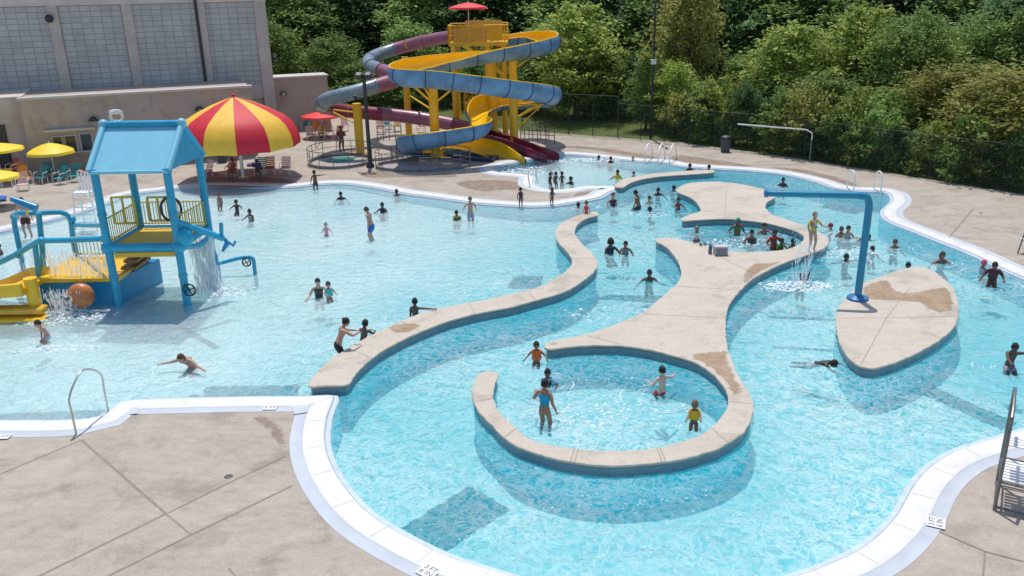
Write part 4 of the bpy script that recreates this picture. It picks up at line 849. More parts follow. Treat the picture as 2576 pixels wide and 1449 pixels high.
for a,b in((F0+Vector((.15,1.3,0)),(.75,.95)),(F0+Vector((1.35,1.4,0)),(.7,.85))):
    m_=MB(); c_=a+v*(zp+1.0); 
    for dx in(-b[0]/2,b[0]/2): m_.box(c_+Vector((dx,0,0)),(.07,.06,b[1]))
    for dz_ in(-b[1]/2,b[1]/2): m_.box(c_+Vector((0,0,dz_)),(b[0],.06,.07))
    m_.box(c_,(.07,.05,b[1])); pb(m_,'play_frame',M_pyr,False)
c_=F1+Vector((-.55,1.2,zp+1.05)); pb(MB().tube([c_+Vector((.36*math.cos(k*PI/8),.05*math.sin(k*PI/8),.42*math.sin(k*PI/8))) for k in range(16)],.05,6,closed=True),'hoop_ring',M_black)
# lower tank, deck and steps
xl=-16.6
def tank():
    m_=MB(); a,b,c,d=Vector((xl,28.15,0)),Vector((-13.85,28.05,0)),Vector((-13.3,30.6,0)),Vector((xl,30.7,0)); z1=.90; bt=-v*1.0; tp=v*z1
    vs=[q+bt for q in(a,b,c,d)]+[q+tp for q in(a,b,c,d)]; m_.add(vs,[(3,2,1,0),(4,5,6,7)]+[(i,(i+1)%4,4+(i+1)%4,4+i) for i in range(4)]); return m_
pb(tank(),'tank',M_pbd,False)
m_=MB(); m_.add([Vector((-13.84,28.02,.0)),Vector((-13.84,28.02,.95)),Vector((-13.28,30.62,.95)),Vector((-13.28,30.62,0))],[(0,1,2,3),(3,2,1,0)]) 
m_=MB(); m_.box(((xl-13.75)/2,29.35,.96),(2.95,2.7,.12)); pb(m_,'lower_deck',M_py,False)
for k in range(4): pb(MB().box((-13.6+.1*k,29.3-.0*k,1.15+.26*k),(.55-.08*k,1.3,.10)),'step',mat((.28,.14,.05),.6,.1),False)
o=Vector((xl,28.1,0)); prail(Vector((xl+.1,30.6,1.0)),Vector((-13.7,30.55,1.0)),20,.8)
pb(MB().tube([B1-v*1,B1+v*1.05],.20,10),'rear_pedestal',M_pb)
# yellow slide running out to the left
m_=MB(); A_=Vector((-16.5,28.05,.95)); 
sp=[(-16.4,1.0),(-17.1,.95),(-17.9,.62),(-18.8,.34),(-19.8,.18),(-20.6,.14)]
vs=[];
for x,z_ in sp:
    for y,dz_ in((26.75,.28),(26.85,.30),(26.95,.02),(28.55,.02),(28.65,.30),(28.75,.28),(28.75,-.15),(26.75,-.15)): vs.append((x,y,z_+dz_))
m_.add(vs,[(i*8+k,(i+1)*8+k,(i+1)*8+(k+1)%8,i*8+(k+1)%8) for i in range(len(sp)-1) for k in range(8)]+[tuple(range(8)),tuple(range(47,39,-1))]); pb(m_,'slide_bed',M_py,False)
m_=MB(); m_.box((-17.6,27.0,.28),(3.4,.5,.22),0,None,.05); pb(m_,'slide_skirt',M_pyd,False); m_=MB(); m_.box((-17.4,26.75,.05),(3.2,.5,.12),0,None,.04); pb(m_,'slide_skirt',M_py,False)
pb(MB().tube([(-16.3,27.2,-.6),(-16.3,27.2,1.35)],.22,12),'slide_post',M_py)
# pipe frame at the left
def pipe(pts,r_=.075,m=M_pb,nm='pipe',sp_=.12): pb(MB().tube(cr_spline(pts,sp_) if sp_ else pts,r_,10),nm,m)
g1=P(70,712,-.1)
pipe([Vector((g1.x,g1.y,-1)),pl(62,690,g1.y),pl(48,620,g1.y),pl(36,560,g1.y),pl(36,545,g1.y),pl(46,537,30.4),pl(80,536,30.4),pl(150,534,31),pl(165,538,31.1),pl(177,552,31.2),pl(181,575,31.3),pl(185,605,31.4),Vector((pl(187,610,31.4).x,31.4,-.6))],.10)
pipe([Vector((pl(112,700,29.2).x,29.2,.9)),pl(108,640,29.2),pl(97,535,29.2)],.10,sp_=0)
pipe([Vector((pl(100,704,28.6).x,28.6,.9)),pl(88,615,28.6)],.10,sp_=0)
pipe([pl(-25,672,29.2),pl(40,640,28.9),pl(88,612,28.6),pl(104,606,28.5),pl(180,604,28.3),pl(262,600,28.1)],.10)
pipe([pl(182,566,31.3),pl(215,567,30.4),pl(258,567,28.6)],.08)
for a in((36,545,g1.y),(104,606,28.5),(181,552,31.2),(262,600,28.05),(46,640,28.9)): pb(MB().ball(pl(*a),.15),'pipe_joint',M_pb)
m_=MB(); m_.tube([pl(28,500,30),pl(60,512,30),pl(92,524,30)],[.10,.14,.16],12); pb(m_,'water_cannon',M_pbd); pb(MB().tube([pl(70,525,30),pl(68,540,30.1)],.05,8),'cannon_swivel',M_py)
# beam with jets to the right and small arch
pipe([F1+v*3.05,pl(500,578,28.3),pl(562,600,28.8)],.11,M_pb,'jet_beam',0); pipe([pl(556,560,28.8),pl(558,604,28.8)],.07,M_pb,'jet_riser',0)
m_=MB(); m_.tube([pl(566,600,28.8),pl(572,612,28.8),pl(560,632,28.8)],[.06,.10,.05],8); m_.tube([pl(572,608,28.8),pl(588,618,28.8),pl(592,606,28.8)],.05,6); pb(m_,'water_jet',M_pbd)
pipe([F1+v*2.1+Vector((.1,.0,0)),pl(500,618,29.2),pl(540,588,30.2)],.10,M_pb,'brace',0); pb(MB().ball(F1+Vector((.22,.1,2.45)),(.3,.3,.35)),'pump_drum',M_pb)
w1=P(642,688,0); o=thing('pipe_arch','small blue bent pipe with a valve wheel standing in the shallow water','water feature',w1)
MB().tube(cr_spline([Vector((w1.x,w1.y,-.7)),pl(640,672,w1.y),pl(637,652,w1.y),pl(628,646,w1.y),pl(600,650,w1.y-.1),pl(548,664,w1.y-.2)],.1),.075,10).build('pipe',M_pb,o)
def wheel(c,r_,parent,m=M_black): 
    m_=MB(); m_.tube([c+Vector((r_*math.cos(k*PI/8),0,r_*math.sin(k*PI/8))) for k in range(16)],.03,6,closed=True)
    for k in range(4): m_.tube([c,c+Vector((r_*math.cos(k*PI/2+.4),0,r_*math.sin(k*PI/2+.4)))],.02,5)
    return m_.build('valve_wheel',m,parent)
wheel(pl(620,660,w1.y-.15),.16,o); wheel(Vector((F1.x+.22,27.75,.62)),.21,ph)
pb(MB().tube([Vector((F1.x,27.9,.62)),Vector((F1.x+.22,27.78,.62))],.06,8),'valve_stub',M_pb)
# orange barrel ball
q=D(205,750,27.4); o=thing('spray_barrel','round orange-brown spinning barrel in front of the blue tank','water toy',(q.x,q.y,0))
MB().ball((q.x,q.y,.62),(.46,.32,.44),0,20,None,12).build('drum',mat((.48,.16,.05),.4,.4,2.5),o); MB().tube([(q.x-.42,q.y-.28,.62),(q.x+.1,q.y+.5,.62)],.07,8).build('axle',M_dsteel,o); MB().tube([(q.x,q.y+.3,-.7),(q.x,q.y+.3,.62)],.08,8).build('stand',M_pb,o)
# white lifeguard chair behind the playhouse
q=P(228,572,ZD); o=thing('lifeguard_chair','white lifeguard chair seen behind the blue playhouse','lifeguard stand',q)
for dx,dy in((-.5,-.4),(.5,-.4),(-.5,.5),(.5,.5)): MB().tube([q+Vector((dx,dy,0)),q+Vector((dx*.75,dy*.6,1.9))],.035,6).build('leg',M_wh,o)
m_=MB(); m_.box(q+v*1.7,(.8,.7,.05)); m_.build('seat',M_wh,o,False)
m_=MB(); [m_.box(q+Vector((-.3+.15*k,.35,2.1)),(.08,.03,.8)) for k in range(5)]; m_.build('backrest',M_wh,o,False)
for k in range(4): MB().tube([q+Vector((-.46,-.37,.35+.35*k)),q+Vector((.46,-.37,.35+.35*k))],.025,6).build('rung',M_wh,o)
# ------------------------------------------------------------------ trees
def make_tree(name,H,Rr,z0,lobes,cl,lv,ls,mat_,seed,conifer=False):
    random.seed(seed); root=thing(name,None,'tree')
    m_=MB(); bend=Vector((random.uniform(-.4,.4),random.uniform(-.4,.4),0)); tr=[Vector((0,0,0))+bend*(t*t)+v*H*.85*t for t in(0,.2,.45,.7,1)]
    m_.tube(tr,[H*.022,H*.018,H*.014,H*.009,H*.003],8)
    L=[]
    for k in range(lobes):
        t=(k+.5)/lobes; zc=z0*H+(H*(1-z0))*(.12+.78*t)
        wv=(math.sin(PI*(.18+.78*t)))**.8 if not conifer else (1.05-t)
        a=k*2.4+random.uniform(-.4,.4); rc=Rr*wv*random.uniform(.35,.62)
        c=Vector((math.cos(a)*rc,math.sin(a)*rc,zc)); r=Rr*wv*random.uniform(.32,.52)+Rr*.08
        L.append((c,r)); m_.tube([tr[2].lerp(tr[4],max(0,t-.25))*1.0,(tr[3]+c)/2-v*.2,c],[H*.007,H*.005,H*.002],5)
    m_.build('trunk',M_bark,root)
    f=MB(); vs=[];fs=[]
    for i in range(cl):
        c,r=random.choice(L); d=Vector((random.gauss(0,1),random.gauss(0,1),random.gauss(.25,1))).normalized()
        q=c+Vector((d.x*r,d.y*r,d.z*r*1.15))*random.choice((random.uniform(.5,1.1),random.uniform(.9,1.3))); cr_=random.uniform(.28,.7)*Rr*.22; spk=random.random()<.22; tp=random.random()
        if spk: q=c+Vector((random.gauss(0,r*.35),random.gauss(0,r*.35),r*(.9+.9*tp))); cr_=Rr*.12*(1.25-tp)
        for j in range(lv):
            o_=q+Vector((random.gauss(0,cr_),random.gauss(0,cr_),random.gauss(0,cr_*(1.6 if spk else .7))))
            n=Vector((random.gauss(0,1),random.gauss(0,1),random.gauss(.9,1))).normalized(); a=n.orthogonal().normalized(); a=Quaternion(n,random.uniform(0,6.28))@a; b=n.cross(a)
            s=ls*random.uniform(.6,1.3); k=len(vs); bk=n*s*.15
            vs+=[o_-a*s,o_-b*s*.45+bk,o_+a*s*.9,o_+b*s*.45+bk]; fs.append((k,k+1,k+2,k+3))
    f.add(vs,fs); f.build('crown',mat_,root,False); return root
protos={}
for i,(mn,mt_) in enumerate((('olive',L_olive),('mid',L_mid),('brown',L_brown))):
    for s_ in range(2): protos[mn,s_]=make_tree('tree',10,3.3,.08,11,210,40,.17,mt_,11+i*5+s_)
for s_,mt_ in enumerate((L_dark,L_dark,L_mid)): protos['tall',s_]=make_tree('tree',18,4.6,.05,16,330,42,.27,mt_,41+s_)
protos['pine',0]=make_tree('tree',18,3.6,.03,18,300,40,.22,L_dark,61,True)
for s_,mt_ in enumerate((L_mid,L_olive,L_brown,L_yel,L_dark)): protos['shrub',s_]=make_tree('shrub',3,1.6,.02,7,80,36,.11,mt_,71+s_)
used=set()
def plant(key,x,y,h,rr,label,group=None,z=.05,cat='tree'):
    pr=protos[key]; base={'shrub':(3,1.6),'tall':(18,4.6),'pine':(18,3.6)}.get(key[0],(10,3.3)); sc_=(rr/base[1],rr/base[1],h/base[0]); rz=random.uniform(0,6.28)
    if key not in used: used.add(key); r=pr; r.location=(x,y,z); r.rotation_euler=(0,0,rz); r.scale=sc_
    else: r=dup(pr,(x,y,z),rz,None,None,sc_)
    for k_ in('label','group'):
        if k_ in r: del r[k_]
    r['label']=label; r['category']=cat
    if group: r['group']=group
    return r
random.seed(5)
fl=[(-60,78),(-20,76),(-7,70),(1,64.4),(6,61.5),(11.8,58.2),(16.4,53.3),(20.6,48.1),(25.8,41.3),(31,33.5),(70,5),(90,-10)]
def yf(x):
    for (a,b),(c,d) in zip(fl,fl[1:]):
        if a<=x<=c: return b+(d-b)*(x-a)/(c-a)
    return 60
def tree_px(key,px,ytop,Y,rr,label,cat='tree',grp=None):
    x=D(px,300,Y).x; p_=Vector((x,Y,.05)); plant(key,x,Y,HT(p_,ytop),rr,label,grp,cat=cat)
TR=[(('olive',0),1450,18,70,4.4,'broad olive-green tree just right of the slide'),(('mid',0),1365,60,74,3.0,'green tree directly behind the right bend of the blue slide'),(('olive',1),1530,130,71,2.8,'rounded green tree between the broad olive tree and the light pole'),
(('mid',1),1625,140,64,1.7,'slim light green sapling left of the thin black light pole'),(('brown',0),1725,-60,66,3.4,'tall brownish-olive tree right of the thin black light pole'),(('olive',0),1700,160,62,2.2,'small olive tree at the foot of the tall brownish tree'),
(('olive',1),1985,62,60,4.3,'large sunlit olive tree above the long white arm'),(('olive',0),2150,28,60,3.6,'tall olive-yellow tree right of the large sunlit one'),(('mid',0),2070,190,55,2.8,'bright green lower tree in front of the two sunlit olive trees'),
(('olive',1),2290,78,57,3.8,'olive tree with ragged top above the far ladder'),(('brown',1),2400,168,51,4.2,'wide brown-olive tree over the deck at the right'),(('brown',0),2530,170,46,3.8,'brown-olive tree at the right edge, lower one'),(('mid',1),2230,230,52,2.6,'dark green low tree between the olive and brown-olive trees'),
(('olive',0),1900,170,63,2.6,'olive tree filling the gap left of the large sunlit olive tree'),(('tall',2),2440,-60,66,5.0,'tall green tree rising behind the brown-olive trees'),(('tall',0),2560,-60,60,5.0,'dark tall tree at the upper right corner'),
(('mid',0),1790,210,63,2.4,'green bushy tree right of the black pole and behind the shrubs'),(('tall',2),1860,-70,76,4.2,'tall mid-green tree between the brownish tree and the sunlit olive tree')]
for k,px,yt,Y,rr,l in TR: tree_px(k,px,yt,Y,rr,l)
tree_px(('shrub',3),782,118,84,2.6,'bright yellow-green bush above the annex wall','shrub'); tree_px(('shrub',1),735,168,83,2.2,'dull olive bush beside the hall corner','shrub'); tree_px(('shrub',3),820,140,86,2.0,'smaller yellow-green bush right of the bright one','shrub')
LW=[(690,-60,86,('tall',2)),(745,-90,90,('tall',2)),(800,-70,92,('tall',0)),(850,-60,88,('tall',2)),(905,-80,86,('pine',0)),(950,-60,90,('tall',1)),(1005,-70,88,('pine',0)),(1060,-60,86,('tall',2)),(1110,-80,90,('tall',1)),(1165,-60,88,('tall',0)),(1215,-80,92,('tall',1)),(1265,-60,88,('pine',0)),(1320,-70,90,('tall',2)),(1375,-80,88,('tall',0)),(1430,-60,92,('tall',1))]
for i,(px,yt,Y,k) in enumerate(LW): 
    lt=k==('tall',2); tree_px(k,px,yt+random.uniform(-10,10),Y,random.uniform(4,5.2),'mid-green tall tree of the dense wood behind the hall and slides' if lt else 'dark tall tree of the dense wood behind the hall and slides','tree','tall mid-green trees of the left wood' if lt else 'tall dark trees of the left wood')
for (px,yt,Y) in ((700,60,80),(850,90,79),(900,150,78),(1040,60,80),(960,170,77),(1130,150,80),(1230,60,81)):
    tree_px(('mid',random.randint(0,1)),px,yt,Y,3.4,'lower green tree at the front of the wood behind the slides','tree','lower trees of the left wood')
for i in range(17):
    px=1470+i*72+random.uniform(-15,15); Y=max(76-i*.4,yf(D(px,300,76).x)+22)+random.uniform(-3,3)
    tree_px([('tall',2),('tall',0),('pine',0),('tall',2),('tall',1)][i%5],px,-60-random.uniform(0,40),Y,random.uniform(4.2,5.4),'tall tree of the back row behind the fence trees','tree','tall trees of the back row')
for i in range(12):
    px=1500+i*96+random.uniform(-20,20); Y=60.
    for _k in range(12): Y=.5*Y+.5*(yf(D(px,300,Y).x)+17)
    Y=max(Y,58)+random.uniform(-2,2)
    tree_px(('mid',i%2),px,90+random.uniform(-80,70),Y,3.2,'green mid-height tree between the fence and the back row','tree','mid-height trees behind the fence')
for i in range(26):
    x=8.5+i*.92+random.uniform(-.3,.3); y=yf(x)+1.6+random.uniform(0,1.2); s_=[0,4,1,0,2,4,1][i%7]
    if 1530<PR((x,y,0))[0]<1690: continue
    plant(('shrub',s_),x,y,random.uniform(2.2,3.9),random.uniform(1.4,2.1),{0:'green',4:'dark green',1:'olive',2:'brownish'}[s_]+' shrub growing against the fence along the deck',{0:'green',4:'dark green',1:'olive',2:'brownish'}[s_]+' shrubs along the fence',cat='shrub')
tree_px(('shrub',3),1805,226,60,1.5,'shrub with a yellow-green top right of the thin black pole','shrub')
for i in range(9):
    x=-3+i*1.9; plant(('shrub',4 if i%2 else 0),x,yf(x)+9+random.uniform(0,2),random.uniform(3.5,5),2.4,('dark' if i%2 else 'green')+' undergrowth bush behind the tall fence',('dark' if i%2 else 'green')+' bushes behind the tall fence',cat='shrub')
for k,r in protos.items():
    if k not in used:
        for c in list(r.children): bpy.data.objects.remove(c)
        bpy.data.objects.remove(r)
#PART4
# ------------------------------------------------------------------ people
M_eye=mat((.02,.015,.012),.3,.05); M_lip=mat((.30,.09,.08),.5,.05)
def skinned(vs,es,rs,sub=1):
    me=bpy.data.meshes.new('s'); me.from_pydata([tuple(a) for a in vs],es,[]); o=bpy.data.objects.new('s',me); COL.objects.link(o)
    md=o.modifiers.new('k','SKIN'); md.use_smooth_shade=True
    for i,r in enumerate(rs):
        s=me.skin_vertices[0].data[i]; s.radius=r if isinstance(r,tuple) else (r,r); s.use_root=(i==0)
    sb=o.modifiers.new('s','SUBSURF'); sb.levels=sub; sb.render_levels=sub
    bpy.context.view_layer.update(); dg=bpy.context.evaluated_depsgraph_get(); e_=o.evaluated_get(dg); m2=e_.to_mesh()
    V=[x.co.copy() for x in m2.vertices]; Fc=[tuple(p.vertices) for p in m2.polygons]; e_.to_mesh_clear(); bpy.data.objects.remove(o); bpy.data.meshes.remove(me); return V,Fc
ARM={'down':((.18,0,-1),(.05,.25,-1)),'out':((.9,.35,-.45),(.8,.6,-.2)),'fwd':((.25,1,-.4),(0,1,-.1)),'rest':((.35,.75,-.6),(-.5,.8,-.02)),'up':((.5,.1,1),(.1,.2,1)),'bent':((.55,.05,-.8),(.1,.95,.05)),'side':((1,0,.0),(1,.0,.06)),'wide':((.62,.2,-.8),(.35,.9,-.25)),'hip':((.75,-.2,-.7),(-.4,.4,-.7))}
_count=0; WET=[]
def person(label,px,yw,yt,h=1.6,arms=('down','down'),face=0,skin=(.30,.16,.10),hair=(.03,.02,.015),suit=('shorts',(.02,.03,.06)),z=0.,lean=0,hs='short',pose='stand',h_fit=False,look=0,group='people in and around the pool'):
    global _count; _count+=1; random.seed(_count*13)
    p=P(px,yw,z); vis=HT(p,yt)
    if z==0 and pose=='stand': WET.append((p.copy(),h))
    if z>0 or h_fit: h=max(.9,min(1.9,vis)) if pose=='stand' else h
    arms=tuple(random.choice(('wide','bent','fwd','down')) if a=='wide' else a for a in arms)
    if z==0 and pose=='stand' and vis<.5*h: h*=1.14
    if pose=='swim': lean=76
    rot=Matrix.Rotation(R(face),3,'Z'); tl=Matrix.Rotation(R(-lean),3,'X')
    hr=.083+.020*h
    S=h
    def tors(v_): return tl@(Vector(v_)-Vector((0,0,.51)))+Vector((0,0,.51))
    if pose=='stand':
        sink=max(0,h-vis) if z<=0 else 0
        if lean: sink=max(0,(.51+.46*math.cos(R(lean)))*h-vis) if z<=0 else 0
        dep=-fdepth(p.x,p.y)-.01 if z<=0 else 0
        if z==0 and vis<.66*h: dep=min(dep,max(.12,(.51-.30)*0+sink-.32*h))
        org=p-v*sink; foot=max(0,sink-dep)/S     # how far the feet must be pulled up
    elif pose=='sit': org=p-v*(.49*S-.02); foot=0
    elif pose=='swim': org=p-v*(.53*S+.02); foot=0
    J={}
    J['hip']=Vector((0,0,.51))
    for n_,q in (('waist',(0,.004,.60)),('chest',(0,.01,.70)),('upch',(0,0,.775)),('neck',(0,0,.835)),('ntop',(0,.01,.868)),('head',(0,.022,.868+hr/S*.78))): J[n_]=tors(q)
    for sgn,a_,nm in((-1,arms[0],'L'),(1,arms[1],'R')):
        sh=(.098*sgn,0,.787); J['sh'+nm]=tors(sh); jt=.0 if a_ in('rest','side') else .22; e1,e2=[Vector(x).normalized()+Vector((random.uniform(-jt,jt),random.uniform(-jt,jt),random.uniform(-jt,jt))) for x in ARM[a_]]; e1=Vector((e1.x*sgn,e1.y,e1.z)).normalized(); e2=Vector((e2.x*sgn,e2.y,e2.z)).normalized()
        if lean<50: e1=tl@e1 if False else e1
        J['el'+nm]=J['sh'+nm]+e1*.165; J['wr'+nm]=J['el'+nm]+e2*.145; J['hd'+nm]=J['wr'+nm]+e2*.035; J['hv'+nm]=e2
        hj=Vector((.052*sgn,0,.475)); J['hj'+nm]=hj
        if pose=='sit': J['kn'+nm]=hj+Vector((.03*sgn,.22,.0)); J['an'+nm]=J['kn'+nm]+Vector((0,.03,-.22))
        elif pose=='swim': J['kn'+nm]=hj+Vector((.02*sgn,-.20,-.04*(1+sgn*.4))); J['an'+nm]=J['kn'+nm]+Vector((0,-.20,-.03))
        else:
            fz=.045+foot; L_=hj.z-fz; l1,l2=.235,.225; L2=min(L_,l1+l2-.002); bnd=math.sqrt(max(0,l1*l1-((l1*l1-l2*l2+L2*L2)/(2*L2))**2)) if L2>.05 else .2
            J['kn'+nm]=hj+Vector((.012*sgn,bnd,-(l1*l1-l2*l2+L2*L2)/(2*L2))); J['an'+nm]=Vector((hj.x+.015*sgn,0,fz))
        J['to'+nm]=J['an'+nm]+(Vector((.01*sgn,.085,-.022)) if pose!='swim' else Vector((0,-.07,-.01)))
    k=1.0 if h>1.35 else 1.06
    rad={'hip':(.082*k,.062*k),'waist':(.07*k,.054*k),'chest':(.084*k,.06*k),'upch':(.066*k,.05*k),'neck':.034,'ntop':.032}
    for nm in 'LR': rad.update({'sh'+nm:.036,'el'+nm:.026,'wr'+nm:.018,'hd'+nm:(.024,.013),'hj'+nm:.056*k,'kn'+nm:.036,'an'+nm:.023,'to'+nm:.021})
    names=['hip','waist','chest','upch','neck','ntop','shL','elL','wrL','hdL','shR','elR','wrR','hdR','hjL','knL','anL','toL','hjR','knR','anR','toR']
    ed=[('hip','waist'),('waist','chest'),('chest','upch'),('upch','neck'),('neck','ntop')]+[(a+s_,b+s_) for s_ in 'LR' for a,b in(('sh','el'),('el','wr'),('wr','hd'),('hj','kn'),('kn','an'),('an','to'))]+[('upch','shL'),('upch','shR'),('hip','hjL'),('hip','hjR')]
    if pose=='swim':      # trunk laid forward, legs trailing
        pass
    W=lambda q: org+rot@(q*S)
    ix={n_:i for i,n_ in enumerate(names)}
    V,Fc=skinned([J[n_]*S for n_ in names],[(ix[a],ix[b]) for a,b in ed],[tuple(x*S for x in rad[n_]) if isinstance(rad[n_],tuple) else rad[n_]*S for n_ in names])
    T=lambda q: org+rot@q
    m_=MB(); m_.add([T(q) for q in V],Fc,0)
    hc=J['head']*S; lk=rot@Matrix.Rotation(R(look),3,'Z')@(Matrix.Rotation(R(-lean*.35),3,'X'))
    HW=T(hc); hw,hd,hh=hr*.76,hr*.90,hr*1.1
    m_.ball(HW,(hw,hd,hh),0,16,lk,10)
    m_.ball(HW+lk@Vector((0,hd*.32,-hh*.62)),(hw*.62,hd*.55,hh*.36),0,10,lk)
    m_.ball(HW+lk@Vector((0,hd*.98,-hh*.12)),(hw*.16,hd*.2,hh*.2),0,8,lk)
    for s_ in(-1,1):
        m_.ball(HW+lk@Vector((s_*hw*.98,0,-hh*.08)),(hw*.12,hd*.2,hh*.22),0,8,lk); m_.ball(HW+lk@Vector((s_*hw*.38,hd*.88,hh*.04)),(hw*.16,hd*.08,hh*.09),1,8,lk)
    m_.ball(HW+lk@Vector((0,hd*.86,-hh*.5)),(hw*.32,hd*.08,hh*.06),2,8,lk)
    for nm,sg in(('L',-1),('R',1)):            # fingers and thumb
        b=J['hd'+nm]*S; d=J['hv'+nm]; sd=d.cross(v); sd=sd.normalized() if sd.length>.2 else Vector((1,0,0)); dn=d.cross(sd)
        if dn.z>0: dn=-dn
        for f_ in range(4):
            o_=b+sd*(f_-1.5)*.0125*S+d*.015*S; ln=(.036,.043,.040,.031)[f_]*S
            m_.tube([T(o_),T(o_+d*ln*.55+dn*ln*.12),T(o_+d*ln*.95+dn*ln*.45)],[.0062*S,.0056*S,.004*S],5,0)
        o_=J['wr'+nm]*S+d*.015*S-sd*sg*.018*S; m_.tube([T(o_),T(o_+d*.022*S-sd*sg*.018*S),T(o_+d*.042*S-sd*sg*.022*S)],[.008*S,.0065*S,.005*S],5,0)
    # feet flattened blobs
    body=m_.build('person',[mat(skin,.55,.10,6),M_eye,M_lip],None); body['label']=label; body['category']='person'
    if group: body['group']=group
    def child(mb_,n_,m): o_=mb_.build(n_,m,None); o_.parent=body; return o_
    # hair
    hm=mat(hair,.75,.25,9); b_=MB()
    gr=1.12 if hs!='big' else 1.55
    vs=[];nn=16;kn=9
    for i in range(kn+1):
        for k_ in range(nn):
            a=PI*.60*i/kn; b2=2*PI*k_/nn; fr=math.sin(b2)   # +y front
            aa=a*(1-.33*max(0,fr)) if hs!='big' else a; r_=gr*(1+.03*random.uniform(-1,1))
            vs.append(HW+lk@(Vector((hw*r_*math.sin(aa)*math.cos(b2),hd*r_*math.sin(aa)*math.sin(b2)-hd*.08,hh*(r_*(1 if hs!='big' else .98))*math.cos(aa)+hh*.02))))
    b_.add(vs,[(i*nn+k_,(i+1)*nn+k_,(i+1)*nn+(k_+1)%nn,i*nn+(k_+1)%nn) for i in range(kn) for k_ in range(nn)]+[tuple(kn*nn+k_ for k_ in range(nn))])
    if hs=='long': b_.tube([HW+lk@Vector((0,-hd*.75,hh*.2)),HW+lk@Vector((0,-hd*1.0,-hh*.6)),HW+lk@Vector((0,-hd*.95,-hh*1.7))],[hw*.7,hw*.75,hw*.35],8)
    if hs=='bun': b_.ball(HW+lk@Vector((0,-hd*.85,hh*.75)),hw*.5,0,8)
    if hs=='pony': b_.tube([HW+lk@Vector((0,-hd*.95,hh*.3)),HW+lk@Vector((0,-hd*1.4,-hh*.3)),HW+lk@Vector((0,-hd*1.2,-hh*1.1))],[hw*.3,hw*.32,hw*.1],7)
    if hs=='none': pass
    child(b_,'hair' if hs!='cap' else 'cap',hm)
    if suit:
        kind,colr=suit; em=mat(colr,.7,.12,5); g=1.13
        mid=lambda a,b,t: J[a].lerp(J[b],t)
        def sm(vv,ee,rr,name,gr_=g):
            a_,f_=skinned([q*S for q in vv],ee,[tuple(x*S*gr_ for x in r_) if isinstance(r_,tuple) else r_*S*gr_ for r_ in rr]); mm=MB(); mm.add([T(q) for q in a_],f_); child(mm,name,em)
        if kind=='shorts': sm([J['hip'],mid('hip','waist',.55),J['hjL'],J['hjR'],mid('hjL','knL',.7),mid('hjR','knR',.7)],[(0,1),(0,2),(0,3),(2,4),(3,5)],[rad['hip'],rad['waist'],.060,.060,.052,.052],'swim_shorts')
        if kind in('one','vest','shirt'):
            gg={'one':1.07,'vest':1.34,'shirt':1.18}[kind]
            vv=[J['chest'],J['upch'],J['waist'],J['hip']]; ee=[(0,1),(0,2),(2,3)]; rr=[rad['chest'],(.06,.048),rad['waist'],rad['hip']]
            if kind=='vest': vv=vv[:3]; ee=ee[:2]; rr=rr[:3]
            if kind=='shirt': vv+= [J['shL'],J['shR'],mid('shL','elL',.7),mid('shR','elR',.7)]; ee+=[(1,4),(1,5),(4,6),(5,7)]; rr+=[.038,.038,.036,.036]
            sm(vv,ee,rr,{'one':'swimsuit','vest':'life_vest','shirt':'swim_shirt'}[kind],gg)
    return body
DK=(.11,.06,.04); DM=(.14,.075,.05); MD=(.28,.15,.095); LT=(.50,.29,.21); PL=(.62,.42,.33)
BK=(.02,.015,.012); BR=(.10,.05,.025); BL=(.35,.25,.12)
N_=(.02,.03,.07)
Pn=person
Pn('child with dark hair and pale trunks wading left of the spray barrel, arms hanging',124,858,804,1.25,('down','down'),150,LT,BK,('shorts',(.45,.48,.62)),lean=25)
Pn('long-haired person crouching in the shallow water, one arm stretched toward the handrail',488,922,876,1.5,('out','out'),165,LT,BR,('one',(.45,.2,.15)),hs='long',lean=45)
Pn('small child in a striped suit standing in the shallow end beside the playhouse',556,529,487,1.1,('down','down'),180,MD,BR,('one',(.2,.2,.22)))
Pn('dark-haired child between two others near the canopy side of the shallow end',598,540,504,1.2,('bent','bent'),180,DM,BK,('one',(.04,.04,.05)))
Pn('child low in the shallow water, rightmost of three beside the playhouse',631,556,527,1.2,('wide','wide'),170,DM,BK,('one',(.3,.3,.32)))
Pn('bare-chested boy climbing out at the shallow end rim, one arm out',795,476,432,1.35,('down','side'),20,DM,BK,('shorts',(.03,.03,.04)),lean=15)
Pn('dark-haired swimmer with shoulders under water below the climbing boy',858,501,482,1.4,('wide','wide'),190,DK,BK,('one',N_))
Pn('small pale child in a pink suit alone in the middle of the shallow pool',822,592,562,1.05,('wide','wide'),180,PL,(.3,.3,.28),('one',(.7,.35,.45)))
Pn('bare-backed man in blue swim shorts striding left',938,602,523,1.72,('down','bent'),75,LT,BR,('shorts',(.01,.14,.42)),lean=14)
Pn('dark-haired swimmer upright with a long shadow near the far shallow rim',963,534,509,1.4,('wide','wide'),170,DK,BK,('one',N_))
Pn('single dark head at the far shallow rim',998,492,477,1.3,('rest','rest'),0,DK,BK,('one',N_))
Pn('child in a yellow-green suit low in the shallow water near the far rim',1149,553,530,1.2,('wide','wide'),180,DM,BK,('shirt',(.35,.5,.08)))
Pn('brown-haired woman in pale shorts standing near the far rim',1184,552,495,1.55,('bent','bent'),190,LT,BR,('shorts',(.35,.36,.5)),hs='long')
Pn('adult in a dark suit holding a child, left of a pair mid shallow pool',803,748,698,1.6,('bent','bent'),190,PL,BK,('one',(.03,.05,.05)))
Pn('child in a teal suit held in front of the dark-suited adult',829,756,711,1.15,('bent','rest'),200,LT,(.08,.02,.02),('vest',(.05,.5,.5)))
